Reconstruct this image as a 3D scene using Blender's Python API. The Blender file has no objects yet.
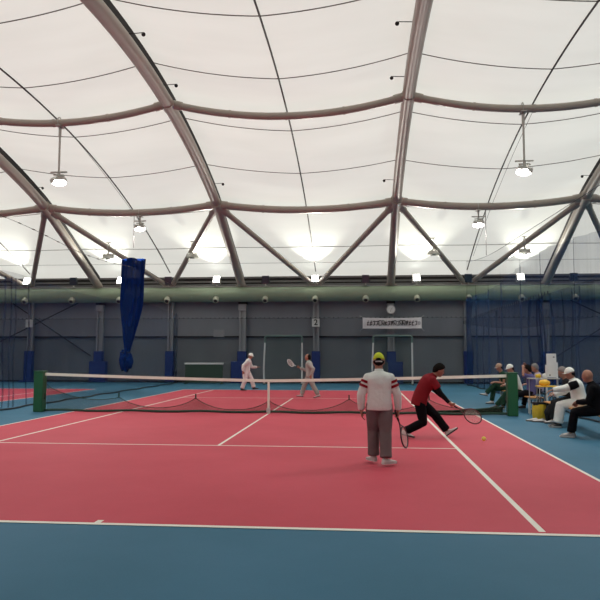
import bpy, bmesh, math, random
from mathutils import Vector, Matrix, noise
random.seed(7)
PI = math.pi
sc = bpy.context.scene
COL = bpy.context.collection
V = Vector

# ------------------------------------------------------------------ materials
def new_mat(name):
    m = bpy.data.materials.new(name); m.use_nodes = True
    nt = m.node_tree; nt.nodes.clear()
    out = nt.nodes.new('ShaderNodeOutputMaterial')
    return m, nt, out

def mat(name, col, rough=0.6, metal=0.0, var=0.12, scale=6.0, bump=0.0, bscale=40.0, spec=0.5, emit=None, estr=0.0, sheen=0.0):
    """plain procedural surface: colour broken up by noise, optional bump"""
    m, nt, out = new_mat(name)
    b = nt.nodes.new('ShaderNodeBsdfPrincipled')
    nt.links.new(b.outputs[0], out.inputs[0])
    b.inputs['Roughness'].default_value = rough
    b.inputs['Metallic'].default_value = metal
    b.inputs['Specular IOR Level'].default_value = spec
    tc = nt.nodes.new('ShaderNodeTexCoord')
    n = nt.nodes.new('ShaderNodeTexNoise'); n.inputs['Scale'].default_value = scale; n.inputs['Detail'].default_value = 4
    nt.links.new(tc.outputs['Object'], n.inputs['Vector'])
    mx = nt.nodes.new('ShaderNodeMix'); mx.data_type = 'RGBA'
    c = V(col[:3])
    mx.inputs[6].default_value = (*(c*(1-var)), 1); mx.inputs[7].default_value = (*[min(1, v*(1+var)) for v in c], 1)
    nt.links.new(n.outputs['Fac'], mx.inputs[0])
    nt.links.new(mx.outputs[2], b.inputs['Base Color'])
    if bump > 0:
        n2 = nt.nodes.new('ShaderNodeTexNoise'); n2.inputs['Scale'].default_value = bscale; n2.inputs['Detail'].default_value = 3
        nt.links.new(tc.outputs['Object'], n2.inputs['Vector'])
        bp = nt.nodes.new('ShaderNodeBump'); bp.inputs['Strength'].default_value = bump; bp.inputs['Distance'].default_value = 0.02
        nt.links.new(n2.outputs['Fac'], bp.inputs['Height']); nt.links.new(bp.outputs[0], b.inputs['Normal'])
    if emit:
        b.inputs['Emission Color'].default_value = (*emit, 1); b.inputs['Emission Strength'].default_value = estr
    return m

def net_mat(name, col, cover):
    """netting too fine to resolve: threads cover this share of the surface"""
    m, nt, out = new_mat(name)
    t = nt.nodes.new('ShaderNodeBsdfTransparent'); d = nt.nodes.new('ShaderNodeBsdfDiffuse')
    d.inputs[0].default_value = (*col, 1)
    mx = nt.nodes.new('ShaderNodeMixShader')
    tc = nt.nodes.new('ShaderNodeTexCoord')
    n = nt.nodes.new('ShaderNodeTexNoise'); n.inputs['Scale'].default_value = 1.3; n.inputs['Detail'].default_value = 2
    mp = nt.nodes.new('ShaderNodeMapping'); mp.inputs['Scale'].default_value = (1, 2.5, 0.25)
    nt.links.new(tc.outputs['Object'], mp.inputs[0]); nt.links.new(mp.outputs[0], n.inputs['Vector'])
    mr = nt.nodes.new('ShaderNodeMapRange')
    mr.inputs['From Min'].default_value = .3; mr.inputs['From Max'].default_value = .7
    mr.inputs['To Min'].default_value = cover*.85; mr.inputs['To Max'].default_value = min(1, cover*1.15)
    nt.links.new(n.outputs['Fac'], mr.inputs[0]); nt.links.new(mr.outputs[0], mx.inputs[0])
    nt.links.new(t.outputs[0], mx.inputs[1]); nt.links.new(d.outputs[0], mx.inputs[2]); nt.links.new(mx.outputs[0], out.inputs[0])
    return m

def membrane_mat():
    m, nt, out = new_mat('roof_membrane')
    tr = nt.nodes.new('ShaderNodeBsdfTranslucent'); d = nt.nodes.new('ShaderNodeBsdfDiffuse')
    tc = nt.nodes.new('ShaderNodeTexCoord')
    n = nt.nodes.new('ShaderNodeTexNoise'); n.inputs['Scale'].default_value = .9; n.inputs['Detail'].default_value = 6
    mp = nt.nodes.new('ShaderNodeMapping'); mp.inputs['Scale'].default_value = (.35, 1.2, 1)
    nt.links.new(tc.outputs['Object'], mp.inputs[0]); nt.links.new(mp.outputs[0], n.inputs['Vector'])
    cr = nt.nodes.new('ShaderNodeValToRGB')
    cr.color_ramp.elements[0].position = .28; cr.color_ramp.elements[0].color = (.845, .843, .785, 1)
    cr.color_ramp.elements[1].position = .62; cr.color_ramp.elements[1].color = (.905, .903, .845, 1)
    nt.links.new(n.outputs['Fac'], cr.inputs[0]); nt.links.new(cr.outputs[0], tr.inputs[0])
    d.inputs[0].default_value = (.76, .80, .75, 1)
    mx = nt.nodes.new('ShaderNodeMixShader'); mx.inputs[0].default_value = .5
    nt.links.new(tr.outputs[0], mx.inputs[1]); nt.links.new(d.outputs[0], mx.inputs[2]); nt.links.new(mx.outputs[0], out.inputs[0])
    return m

def floor_mat():
    m, nt, out = new_mat('hard_court_blue')
    b = nt.nodes.new('ShaderNodeBsdfPrincipled'); nt.links.new(b.outputs[0], out.inputs[0])
    return m

def court_mat(name, c1, c2, rough=.62):
    m, nt, out = new_mat(name)
    b = nt.nodes.new('ShaderNodeBsdfPrincipled'); nt.links.new(b.outputs[0], out.inputs[0])
    tc = nt.nodes.new('ShaderNodeTexCoord')
    n = nt.nodes.new('ShaderNodeTexNoise'); n.inputs['Scale'].default_value = .45; n.inputs['Detail'].default_value = 5; n.inputs['Roughness'].default_value = .6
    nt.links.new(tc.outputs['Object'], n.inputs['Vector'])
    n3 = nt.nodes.new('ShaderNodeTexNoise'); n3.inputs['Scale'].default_value = 60; n3.inputs['Detail'].default_value = 2
    nt.links.new(tc.outputs['Object'], n3.inputs['Vector'])
    ad = nt.nodes.new('ShaderNodeMath'); ad.operation = 'MULTIPLY_ADD'; ad.inputs[1].default_value = .25; 
    nt.links.new(n3.outputs['Fac'], ad.inputs[0]); nt.links.new(n.outputs['Fac'], ad.inputs[2])
    cr = nt.nodes.new('ShaderNodeValToRGB')
    cr.color_ramp.elements[0].position = .42; cr.color_ramp.elements[0].color = (*c1, 1)
    cr.color_ramp.elements[1].position = .85; cr.color_ramp.elements[1].color = (*c2, 1)
    nt.links.new(ad.outputs[0], cr.inputs[0]); nt.links.new(cr.outputs[0], b.inputs['Base Color'])
    b.inputs['Roughness'].default_value = rough; b.inputs['Specular IOR Level'].default_value = .12
    bp = nt.nodes.new('ShaderNodeBump'); bp.inputs['Strength'].default_value = .15; bp.inputs['Distance'].default_value = .002
    nt.links.new(n3.outputs['Fac'], bp.inputs['Height']); nt.links.new(bp.outputs[0], b.inputs['Normal'])
    return m

def wall_mat(name, c, rib=7.0):
    m, nt, out = new_mat(name)
    b = nt.nodes.new('ShaderNodeBsdfPrincipled'); nt.links.new(b.outputs[0], out.inputs[0])
    tc = nt.nodes.new('ShaderNodeTexCoord')
    w = nt.nodes.new('ShaderNodeTexWave'); w.wave_type = 'BANDS'; w.bands_direction = 'Z'; w.inputs['Scale'].default_value = rib
    w.inputs['Distortion'].default_value = 0
    nt.links.new(tc.outputs['Object'], w.inputs['Vector'])
    n = nt.nodes.new('ShaderNodeTexNoise'); n.inputs['Scale'].default_value = .7; n.inputs['Detail'].default_value = 5
    nt.links.new(tc.outputs['Object'], n.inputs['Vector'])
    mx = nt.nodes.new('ShaderNodeMix'); mx.data_type = 'RGBA'
    cc = V(c)
    mx.inputs[6].default_value = (*(cc*.86), 1); mx.inputs[7].default_value = (*(cc*1.12), 1)
    nt.links.new(n.outputs['Fac'], mx.inputs[0]); nt.links.new(mx.outputs[2], b.inputs['Base Color'])
    b.inputs['Roughness'].default_value = .55
    bp = nt.nodes.new('ShaderNodeBump'); bp.inputs['Strength'].default_value = .5; bp.inputs['Distance'].default_value = .03
    nt.links.new(w.outputs['Fac'], bp.inputs['Height']); nt.links.new(bp.outputs[0], b.inputs['Normal'])
    return m

def emit_mat(name, col, s):
    m, nt, out = new_mat(name)
    e = nt.nodes.new('ShaderNodeEmission'); e.inputs[0].default_value = (*col, 1); e.inputs[1].default_value = s
    nt.links.new(e.outputs[0], out.inputs[0]); return m

M = {}
M['membrane'] = membrane_mat()
M['blue'] = court_mat('court_surround_blue', (.042, .148, .232), (.060, .180, .285))
M['pink'] = court_mat('court_pink', (.52, .066, .096), (.60, .086, .124))
M['line'] = mat('line_paint', (.82, .81, .72), .6, var=.08, scale=3)
M['wall'] = wall_mat('wall_cladding', (.25, .265, .29))
M['wall_low'] = wall_mat('wall_cladding_low', (.165, .185, .20))
M['dark_steel'] = mat('dark_steel', (.035, .032, .032), .7, spec=.2)
M['rib'] = mat('rib_paint', (.36, .315, .265), .38, var=.08, scale=2)
M['rail'] = mat('gutter_grey', (.16, .155, .15), .5)
M['duct'] = mat('duct_green_grey', (.25, .32, .22), .42, var=.06, scale=1.5)
M['nozzle'] = mat('nozzle', (.42, .44, .34), .45)
M['cable'] = mat('cable', (.06, .05, .05), .6)
M['seam'] = mat('seam', (.17, .16, .14), .7)
M['column'] = mat('column_grey', (.30, .31, .32), .5)
M['bluepad'] = mat('blue_pad', (.005, .028, .18), .5, bump=.1, bscale=12)
M['housing'] = mat('lamp_housing', (.45, .44, .40), .4, metal=.3)
M['housing_dark'] = mat('lamp_housing_dark', (.03, .035, .045), .4)
M['lens'] = emit_mat('lamp_lit', (1, .985, .93), 14)
M['glass_dark'] = mat('lamp_glass_off', (.05, .06, .08), .15)
M['netblue'] = net_mat('net_blue', (.025, .065, .18), .38)
M['netblue_thin'] = net_mat('net_blue_thin', (.02, .04, .10), .12)
M['netblue_left'] = net_mat('net_blue_left', (.02, .055, .16), .22)
M['netblue_fold'] = net_mat('net_blue_fold', (.010, .030, .11), .26)
M['netbundle'] = net_mat('net_blue_bundle', (.006, .024, .13), .93)
M['netback'] = net_mat('net_backdrop', (.02, .035, .07), .22)
M['netgoal'] = net_mat('net_goal', (.05, .09, .08), .16)
M['tnet'] = net_mat('tennis_netting', (.03, .05, .03), .17)
M['tskirt'] = net_mat('tennis_netting_doubled', (.07, .06, .04), .34)
M['cord'] = mat('green_cord', (.012, .05, .03), .7)
M['blackcord'] = mat('black_cord', (.012, .02, .03), .7)
M['band'] = mat('white_band', (.82, .84, .73), .7)
M['greenpad'] = mat('green_post_pad', (.012, .105, .04), .55, var=.2, scale=12, bump=.15, bscale=25)
M['white'] = mat('white_paint', (.72, .73, .72), .45)
M['greyplate'] = mat('grey_plate', (.48, .48, .48), .5)
M['black'] = mat('black_plastic', (.012, .012, .013), .4)
M['banner'] = mat('banner_cloth', (.55, .54, .56), .8)
M['framegreen'] = mat('frame_green', (.07, .12, .11), .6)
M['darkgreen'] = mat('dark_green_board', (.012, .035, .022), .6)
M['wood'] = mat('bench_wood', (.62, .30, .10), .45, var=.2, scale=14)
M['yellow'] = mat('yellow_plastic', (.85, .50, .04), .5)
M['yellowbag'] = mat('yellow_bag', (.68, .46, .03), .6, bump=.3, bscale=14)
M['ball'] = mat('tennis_ball', (.85, .75, .12), .9, bump=.2, bscale=80)
M['skin'] = mat('skin', (.36, .17, .11), .55, var=.06)
M['skin_tan'] = mat('skin_tan', (.40, .19, .12), .5, var=.06)
M['hair'] = mat('dark_hair', (.010, .008, .007), .9, bump=.8, bscale=60, spec=.1)
M['hair_grey'] = mat('grey_hair', (.22, .20, .19), .8, bump=.4, bscale=90)
M['lips'] = mat('lips', (.25, .08, .06), .5)
M['eye'] = mat('eye_dark', (.03, .02, .02), .3)
def cloth(name, c, v=.08): return mat(name, c, .9, var=v, scale=5, bump=.8, bscale=11, spec=.1)
M['c_white'] = cloth('white_knit', (.76, .79, .75))
M['c_white2'] = cloth('white_tracksuit', (.80, .83, .79))
M['c_greypants'] = cloth('grey_trousers', (.175, .145, .145), .2)
M['c_red'] = cloth('dark_red_cloth', (.22, .018, .025))
M['c_redband'] = cloth('red_band', (.27, .015, .025))
M['c_black'] = cloth('black_cloth', (.006, .006, .008))
M['c_blackmesh'] = cloth('black_sleeve', (.010, .010, .012))
M['c_lime'] = cloth('lime_cap', (.55, .64, .05))
M['c_cap'] = cloth('white_cap', (.84, .86, .80))
M['c_pinkwhite'] = cloth('white_warmups', (.70, .70, .68))
M['c_grey'] = cloth('light_grey_tracksuit', (.38, .39, .36))
M['c_tan'] = cloth('tan_cap', (.40, .28, .20))
M['c_purple'] = cloth('purple_top', (.12, .11, .25))
M['c_lilac'] = cloth('lilac_top', (.38, .33, .42))
M['c_green'] = cloth('dark_green_cloth', (.015, .05, .03))
M['c_dark'] = cloth('charcoal_cloth', (.02, .02, .022))
M['shoe_white'] = mat('shoe_white', (.62, .60, .58), .5)
M['shoe_grey'] = mat('shoe_grey', (.30, .29, .29), .5)
M['shoe_black'] = mat('shoe_black', (.02, .02, .022), .5)
M['sole'] = mat('shoe_sole', (.06, .055, .055), .7)
M['sole_w'] = mat('shoe_sole_white', (.55, .54, .52), .7)
M['string'] = mat('racket_string', (.75, .68, .62), .5)
M['rframe'] = mat('racket_frame', (.03, .025, .03), .3)
M['rframe_red'] = mat('racket_frame_dark_red', (.10, .03, .03), .3)
M['rframe_w'] = mat('racket_frame_white', (.6, .6, .6), .3)
M['grip'] = mat('racket_grip', (.015, .015, .015), .8)
M['glove'] = mat('white_glove', (.66, .62, .60), .7)
M['clockface'] = mat('clock_face', (.66, .67, .66), .5)

# ------------------------------------------------------------------ mesh builder
class MB:
    def __init__(s): s.v = []; s.f = []
    def add(s, vs, fs):
        o = len(s.v); s.v += [V(p) for p in vs]; s.f += [tuple(i+o for i in f) for f in fs]; return s
    def box(s, c, d, R=None):
        c = V(c); x, y, z = d[0]/2, d[1]/2, d[2]/2
        vs = [V((a*x, b*y, e*z)) for a in (-1, 1) for b in (-1, 1) for e in (-1, 1)]
        if R is not None: vs = [R @ p for p in vs]
        return s.add([c+p for p in vs], [(0,1,3,2),(4,6,7,5),(0,4,5,1),(2,3,7,6),(0,2,6,4),(1,5,7,3)])
    def bar(s, a, b, w, h, up=V((0,0,1))):
        a = V(a); b = V(b); d = (b-a); L = d.length; d.normalize()
        x = d.cross(up)
        if x.length < 1e-4: x = d.cross(V((1,0,0)))
        x.normalize(); z = x.cross(d)
        R = Matrix((x, d, z)).transposed()
        return s.box((a+b)/2, (w, L, h), R)
    def loft(s, rings, cap=True, close=False):
        n = len(rings[0]); vs = [p for r in rings for p in r]; fs = []
        m = len(rings)
        for i in range(m if close else m-1):
            j = (i+1) % m
            for k in range(n):
                k2 = (k+1) % n
                fs.append((i*n+k, i*n+k2, j*n+k2, j*n+k))
        if cap and not close:
            fs.append(tuple(range(n))[::-1]); fs.append(tuple((m-1)*n+k for k in range(n)))
        return s.add(vs, fs)
    def tube(s, pts, r, n=12, close=False, cap=True):
        pts = [V(p) for p in pts]; m = len(pts)
        if not hasattr(r, '__len__'): r = [r]*m
        rings = []; prev = None
        for i, p in enumerate(pts):
            if close: t = pts[(i+1) % m]-pts[i-1]
            else: t = pts[min(i+1, m-1)]-pts[max(i-1, 0)]
            t.normalize()
            if prev is None:
                x = t.cross(V((0,0,1)))
                if x.length < 1e-3: x = t.cross(V((1,0,0)))
            else: x = prev-t*prev.dot(t)
            x.normalize(); prev = x; y = t.cross(x)
            rings.append([p+(x*math.cos(2*PI*k/n)+y*math.sin(2*PI*k/n))*r[i] for k in range(n)])
        return s.loft(rings, cap, close)
    def rcap(s, pts, r, n=10):
        """tube with rounded ends"""
        pts = [V(p) for p in pts]
        if not hasattr(r, '__len__'): r = [r]*len(pts)
        s.tube(pts, r, n); s.ball(pts[0], r[0]*.99, n, n//2+1); return s.ball(pts[-1], r[-1]*.99, n, n//2+1)
    def ball(s, c, r, n=12, m=8, R=None, warp=None):
        c = V(c)
        if not hasattr(r, '__len__'): r = (r, r, r)
        vs = []; fs = []
        for j in range(m+1):
            th = PI*j/m
            if j in (0, m):
                d = V((0, 0, math.cos(th))); q = V((d.x*r[0], d.y*r[1], d.z*r[2]))
                if warp: q = warp(d, q)
                vs.append(q)
            else:
                for k in range(n):
                    a = 2*PI*k/n; d = V((math.sin(th)*math.cos(a), math.sin(th)*math.sin(a), math.cos(th)))
                    q = V((d.x*r[0], d.y*r[1], d.z*r[2]))
                    if warp: q = warp(d, q)
                    vs.append(q)
        for k in range(n): fs.append((0, 1+k, 1+(k+1) % n))
        for j in range(m-2):
            a = 1+j*n; b = a+n
            for k in range(n): fs.append((a+k, b+k, b+(k+1) % n, a+(k+1) % n))
        a = 1+(m-2)*n; e = len(vs)-1
        for k in range(n): fs.append((a+k, e, a+(k+1) % n))
        if R is not None: vs = [R @ p for p in vs]
        return s.add([c+p for p in vs], fs)
    def cyl(s, a, b, r, n=16): return s.tube([a, b], r, n)
    def grid(s, nu, nv, fn):
        vs = [fn(i/(nu-1), j/(nv-1)) for i in range(nu) for j in range(nv)]
        fs = [(i*nv+j, (i+1)*nv+j, (i+1)*nv+j+1, i*nv+j+1) for i in range(nu-1) for j in range(nv-1)]
        return s.add(vs, fs)
    def build(s, name, material, parent=None, smooth=True, bevel=0, remesh=0, lap=0, angle=40):
        me = bpy.data.meshes.new(name); me.from_pydata([tuple(p) for p in s.v], [], s.f)
        bm = bmesh.new(); bm.from_mesh(me); bmesh.ops.recalc_face_normals(bm, faces=bm.faces); bm.to_mesh(me); bm.free()
        o = bpy.data.objects.new(name, me); COL.objects.link(o)
        if remesh:
            md = o.modifiers.new('r', 'REMESH'); md.mode = 'VOXEL'; md.voxel_size = remesh; md.use_smooth_shade = True
            if lap:
                sm = o.modifiers.new('s', 'SMOOTH'); sm.iterations = lap; sm.factor = .5
            dg = bpy.context.evaluated_depsgraph_get(); dg.update()
            me2 = bpy.data.meshes.new_from_object(o.evaluated_get(dg)); o.modifiers.clear(); o.data = me2; me2.name = name; bpy.data.meshes.remove(me); me = me2
        elif bevel:
            md = o.modifiers.new('b', 'BEVEL'); md.width = bevel; md.segments = 2; md.limit_method = 'ANGLE'
        me.materials.clear(); me.materials.append(M[material])
        if smooth:
            for p in me.polygons: p.use_smooth = True
            if not remesh:
                try: me.set_sharp_from_angle(angle=math.radians(angle))
                except Exception: pass
        if parent: o.parent = parent
        return o

def tag(o, label=None, cat=None, group=None, kind=None):
    if label: o['label'] = label
    if cat: o['category'] = cat
    if group: o['group'] = group
    if kind: o['kind'] = kind
    return o
def empty(name, loc=(0,0,0), rz=0, label=None, cat=None, group=None):
    o = bpy.data.objects.new(name, None); COL.objects.link(o); o.location = loc; o.rotation_euler = (0, 0, rz)
    return tag(o, label, cat, group)
def dup(root, loc=None, rz=None, label=None, group=None):
    def cp(o, par):
        c = o.copy(); COL.objects.link(c); c.parent = par
        for ch in o.children: 
            if ch.name in names: cp(ch, c)
        return c
    names = {x.name for x in root.children_recursive}
    r = cp(root, None)
    if loc is not None: r.location = loc
    if rz is not None: r.rotation_euler = (0, 0, rz)
    if label: r['label'] = label
    if group: r['group'] = group
    return r

# ------------------------------------------------------------------ geometry of the hall
BAY = 4.095
YW = 19.5
YN, YP, YE, YF = 12.1, 4.1, 19.4, 18.75       # node row, upper purlin row, membrane edge, rib feet
def rib_z(y):
    y = abs(y)
    return 10.38-.0133*y*y if y <= YN else 8.4327+(5.40-8.4327)*(y-YN)/(YF-YN)
def mem_rib(y):
    y = abs(y)
    return 10.38-.0133*y*y+.45 if y <= YN else 8.8827+(5.95-8.8827)*(y-YN)/(YE-YN)
def mem_val(y):
    y = abs(y)
    z = 10.12-.0110*y*y if y <= YN else 8.51+(5.95-8.51)*(y-YN)/(YE-YN)+.12*math.sin(PI*(y-YN)/(YE-YN))
    return z
def mem(x, y):
    u = ((x/BAY+1) % 2)                       # 0 at ribs, 1 at valleys
    u = u if u <= 1 else 2-u
    t = 1-u
    g = .72*t*t+.28*t
    return mem_val(y)+(mem_rib(y)-mem_val(y))*g
XL = 7*BAY

# ---- floor
f = MB().box((0, 0, -.1), (2*XL, 2*YW, .2)).build('floor', 'blue', smooth=False); tag(f, 'blue hard court floor of the indoor tennis hall', kind='structure')
def court(cx, label_sfx, main=True):
    a = 5.485; b = 11.885
    s = MB().box((cx, 0, .002), (2*a, 2*b, .004)).build('court_surface' if main else 'court_surface', 'pink', smooth=False)
    tag(s, 'pink painted tennis court surface '+label_sfx, kind='structure')
    z = .0048
    def ln(name, c, d, lab):
        o = MB().box((cx+c[0], c[1], z), (d[0], d[1], .0015)).build(name, 'line', smooth=False)
        tag(o, lab+' '+label_sfx, kind='structure')
    for i, y in enumerate((-b+.01, b-.05)): ln('court_line', (0, y), (2*a, .07), ('near' if i == 0 else 'far')+' white baseline')
    for i, x in enumerate((-a+.025, a-.025)): ln('court_line', (x, 0), (.05, 2*b-.2), ('left' if i == 0 else 'right')+' white doubles sideline')
    for i, x in enumerate((-4.115+.025, 4.115-.025)): ln('court_line', (x, 0), (.06, 2*b-.2), ('left' if i == 0 else 'right')+' white singles sideline')
    for i, y in enumerate((-6.4, 6.4)): ln('court_line', (0, y), (8.12, .05), ('near' if i == 0 else 'far')+' white service line')
    ln('court_line', (0, 0), (.05, 12.75), 'white centre service line')
    for i, y in enumerate((-b+.095, b-.12)): ln('court_line', (0, y), (.06, .10), ('near' if i == 0 else 'far')+' white centre mark')
court(0, 'of the main court')
court(-15.0, 'of the neighbouring court at left', False)

# ---- walls
def wall(name, c, d, m, lab):
    o = MB().box(c, d).build(name, m, smooth=False); return tag(o, lab, kind='structure')
wall('wall_back', (0, YW+.1, 4.25), (2*XL, .2, 3.4), 'wall', 'grey clad upper end wall below the roof')
wall('wall_back', (0, YW+.1, 1.28), (2*XL, .2, 2.54), 'wall_low', 'darker grey clad lower end wall')
wall('wall_front', (0, -YW-.1, 3), (2*XL, .2, 6), 'wall', 'grey clad wall behind the camera')
wall('wall_left', (-XL-.1, 0, 5), (.2, 2*YW, 10), 'wall', 'grey clad far left side wall')
wall('wall_right', (XL+.1, 0, 5), (.2, 2*YW, 10), 'wall', 'grey clad far right side wall')
o = MB().box((0, YW-.05, 2.56), (2*XL, .10, .09)).build('trim_1', 'dark_steel', smooth=False); tag(o, 'dark horizontal rail across the end wall', kind='structure')
o = MB().box((0, YW-.06, .05), (2*XL, .08, .10)).build('baseboard_back', 'dark_steel', smooth=False); tag(o, 'dark base rail of the end wall', kind='structure')
o = MB().box((0, YW-.06, 4.62), (2*XL, .10, .06)).build('trim_2', 'greyplate', smooth=False); tag(o, 'pale rail on the end wall under the duct', kind='structure')
g = MB()
g.box((0, 19.36, 5.66), (2*XL, .06, .10)); g.box((0, 19.42, 5.9), (2*XL, .08, .10)); g.box((0, 19.38, 5.45), (2*XL, .10, .16))
o = g.build('trim_3', 'rail', smooth=False); tag(o, 'grey gutter rails between duct and roof membrane', kind='structure')
o = MB().box((0, 19.47, 5.67), (2*XL, .04, .56)).build('trim_4', 'dark_steel', smooth=False); tag(o, 'dark strip behind the gutter rails', kind='structure')

# ---- roof membrane with seams
NX = 14*16+1; NY = 61
roof = MB().grid(NX, NY, lambda u, v: V((-XL+2*XL*u, -YE+2*YE*v, mem(-XL+2*XL*u, -YE+2*YE*v)))).build('ceiling', 'membrane', angle=80)
tag(roof, 'translucent white membrane roof letting daylight through', kind='structure')
for y in (-16.4, -13.1, -9.5, -5.9, -1.9, 2.0, 5.9, 9.5, 13.1, 16.4):
    xs = [-XL+2*XL*k/(NX-1) for k in range(NX)]
    MB().tube([(x, y, mem(x, y)-.012) for x in xs], .015, 6).build('seam', 'seam', roof)

def add_group(objs): pass
# ---- arched steel ribs
ribx = [-3, -1, 1, 3, 5]
names_rib = {-3: 'brown arched steel roof rib at far left of the hall', -1: 'long curved brown roof rib sweeping from top left to the duct',
             1: 'near vertical brown roof rib above the clock column', 3: 'brown arched roof rib at the right edge of the view', 5: 'brown arched roof rib beyond the right edge', -5: 'brown arched roof rib beyond the left edge'}
def rib_pts(X):
    ys = [-YF]+[-YN+2*YN*k/40 for k in range(41)]+[YF]
    ys = [-YF, -15]+ys[1:-1]+[15, YF]
    return [(X, y, rib_z(y)) for y in ys]
for k in (-5, -3, -1, 1, 3, 5):
    X = k*BAY
    r = empty('roof_rib', (X, 0, 0), 0, names_rib[k], 'roof rib')
    pts = [(0, p[1], p[2]) for p in rib_pts(X)]
    MB().tube(pts, .215, 20).build('tube', 'rib', r)
    # dark fin joining the tube to the membrane
    fin = MB(); ys = [-18.6+37.2*i/72 for i in range(73)]
    rings = []
    for y in ys:
        zb = rib_z(y)+.16; zt = min(mem_rib(y)-.03, rib_z(y)+.44)
        rings.append([V((-.09, y, zb)), V((.09, y, zb)), V((.13, y, zt)), V((-.13, y, zt))])
    fin.loft(rings).build('fin', 'dark_steel', r, smooth=False)
    for sgn in (-1, 1):
        for yy, rr in ((YN, .27), (YP, .235)):
            y = yy*sgn
            a = V((0, y-.22, rib_z(y-.22))); b = V((0, y+.22, rib_z(y+.22)))
            MB().tube([a, b], rr, 20).build('joint_collar', 'rib', r)
        ft = MB(); y = YF*sgn
        ft.box((0, y, 5.32), (.62, .5, .05)); ft.box((0, y-.0, 5.40), (.10, .42, .22)); ft.box((0, y, 5.38), (.45, .08, .18))
        for (dx, dy) in ((-.25, -.18), (.25, -.18), (-.25, .18), (.25, .18)): ft.cyl((dx, y+dy, 5.34), (dx, y+dy, 5.39), .03, 8)
        ft.build('base_plate', 'rib', r, smooth=False)
    # little hooked fittings beside the rib
    side = 1 if k < 0 else -1
    for y in (-.45, 2.9, 10.5):
        z = rib_z(y)+.10
        b = MB().tube([(side*.15, y, z), (side*.57, y, z+.02)], .012, 6).ball((side*.60, y, z-.03), .06, 10, 8)
        b.build('ball_fitting', 'dark_steel', r)
# ---- purlins
def purlin_z(u, ze, sag): return ze-sag*(1-(2*u-1)**2)
bays = [(-5, -3), (-3, -1), (-1, 1), (1, 3), (3, 5)]
bayname = {(-5, -3): 'far left', (-3, -1): 'left', (-1, 1): 'centre', (1, 3): 'right', (3, 5): 'far right'}
for (a, b) in bays:
    for (y, rr, sag, nm) in ((YN, .165, .30, 'lower curved brown cross tube in the %s roof bay, near the end wall'), (YP, .125, .52, 'thinner upper curved brown cross tube in the %s roof bay'),
                         (-YP, .125, .52, 'curved brown cross tube overhead behind the view in the %s roof bay')):
        p = empty('roof_purlin', ((a+b)/2*BAY, y, 0), 0, nm % bayname[(a, b)], 'roof tube')
        pts = [(-BAY+.2+(2*BAY-.4)*k/32, 0, purlin_z(k/32, rib_z(y), sag)) for k in range(33)]
        MB().tube(pts, rr, 16).build('tube', 'rib', p)
        for k in (0, 32):
            q = V(pts[k]); q2 = V(pts[2 if k == 0 else 30]); d = (q2-q).normalized()
            MB().tube([q-d*.02, q+d*.28], rr+.03, 16).build('end_collar', 'rib', p)
        for k in (8, 16, 24): 
            q = V(pts[k]); q2 = V(pts[k+1]); d = (q2-q).normalized(); MB().tube([q-d*.035, q+d*.035], rr+.014, 16).build('flange_ring', 'rib', p)
# ---- diagonal struts
for k in (-5, -3, -1, 1, 3, 5):
    for s in (-1, 1):
        if abs(k*1.0+s) > 5.9: continue
        a = V((k*BAY, YN, rib_z(YN))); b = V(((k+s)*BAY+(-s)*.16, YF, 5.42))
        root = empty('diagonal_strut', tuple(b), 0, None, 'roof strut')
        tag(root, 'slanting brown strut from the %s roof rib down %s to the duct' % ({-5: 'leftmost hidden', -3: 'far left', -1: 'second', 1: 'clock column', 3: 'right edge', 5: 'hidden rightmost'}[k], 'left' if s < 0 else 'right'))
        d = (a-b); L = d.length; d.normalize()
        MB().tube([V((0, 0, 0)), d*(L-.2)], .135, 16).build('tube', 'rib', root)
        MB().tube([d*(L-.75), d*(L-.15)], [.17, .19], 16).build('collar', 'rib', root)
        MB().box((0, 0, -.06), (.36, .34, .05)).box((0, 0, .0), (.06, .3, .16)).build('base_plate', 'rib', root, smooth=False)
# ---- valley cables
for k in (-4, -2, 0, 2, 4):
    X = k*BAY
    c = MB().tube([(X, -YE+.6+(2*YE-1.2)*i/60, mem(X, -YE+.6+(2*YE-1.2)*i/60)-.05) for i in range(61)], .028, 8).build('valley_cable', 'cable')
    tag(c, {-4: 'black valley cable at the far left edge of the roof', -2: 'black valley cable in the left roof bay', 0: 'black valley cable running down the middle roof bay', 2: 'black valley cable in the right roof bay', 4: 'black valley cable beyond the right roof edge'}[k], 'cable')
    if k in (-2, 2):
        c2 = MB().tube([(X+.10, 4.3+13*i/30, mem(X, 4.3+13*i/30)-.10-.22*math.sin(PI*i/30)) for i in range(31)], .008, 6).build('hanging_wire', 'cable')
        tag(c2, 'thin slack wire alongside the %s valley cable' % ('left' if k < 0 else 'right'), 'wire')
w = MB().tube([(-XL+.5, 17.6, 6.50), (0, 17.6, 6.46), (XL-.5, 17.6, 6.50)], .009, 6).build('tension_wire', 'cable'); tag(w, 'thin straight wire stretched across under the roof near the end wall', 'wire')

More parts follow.
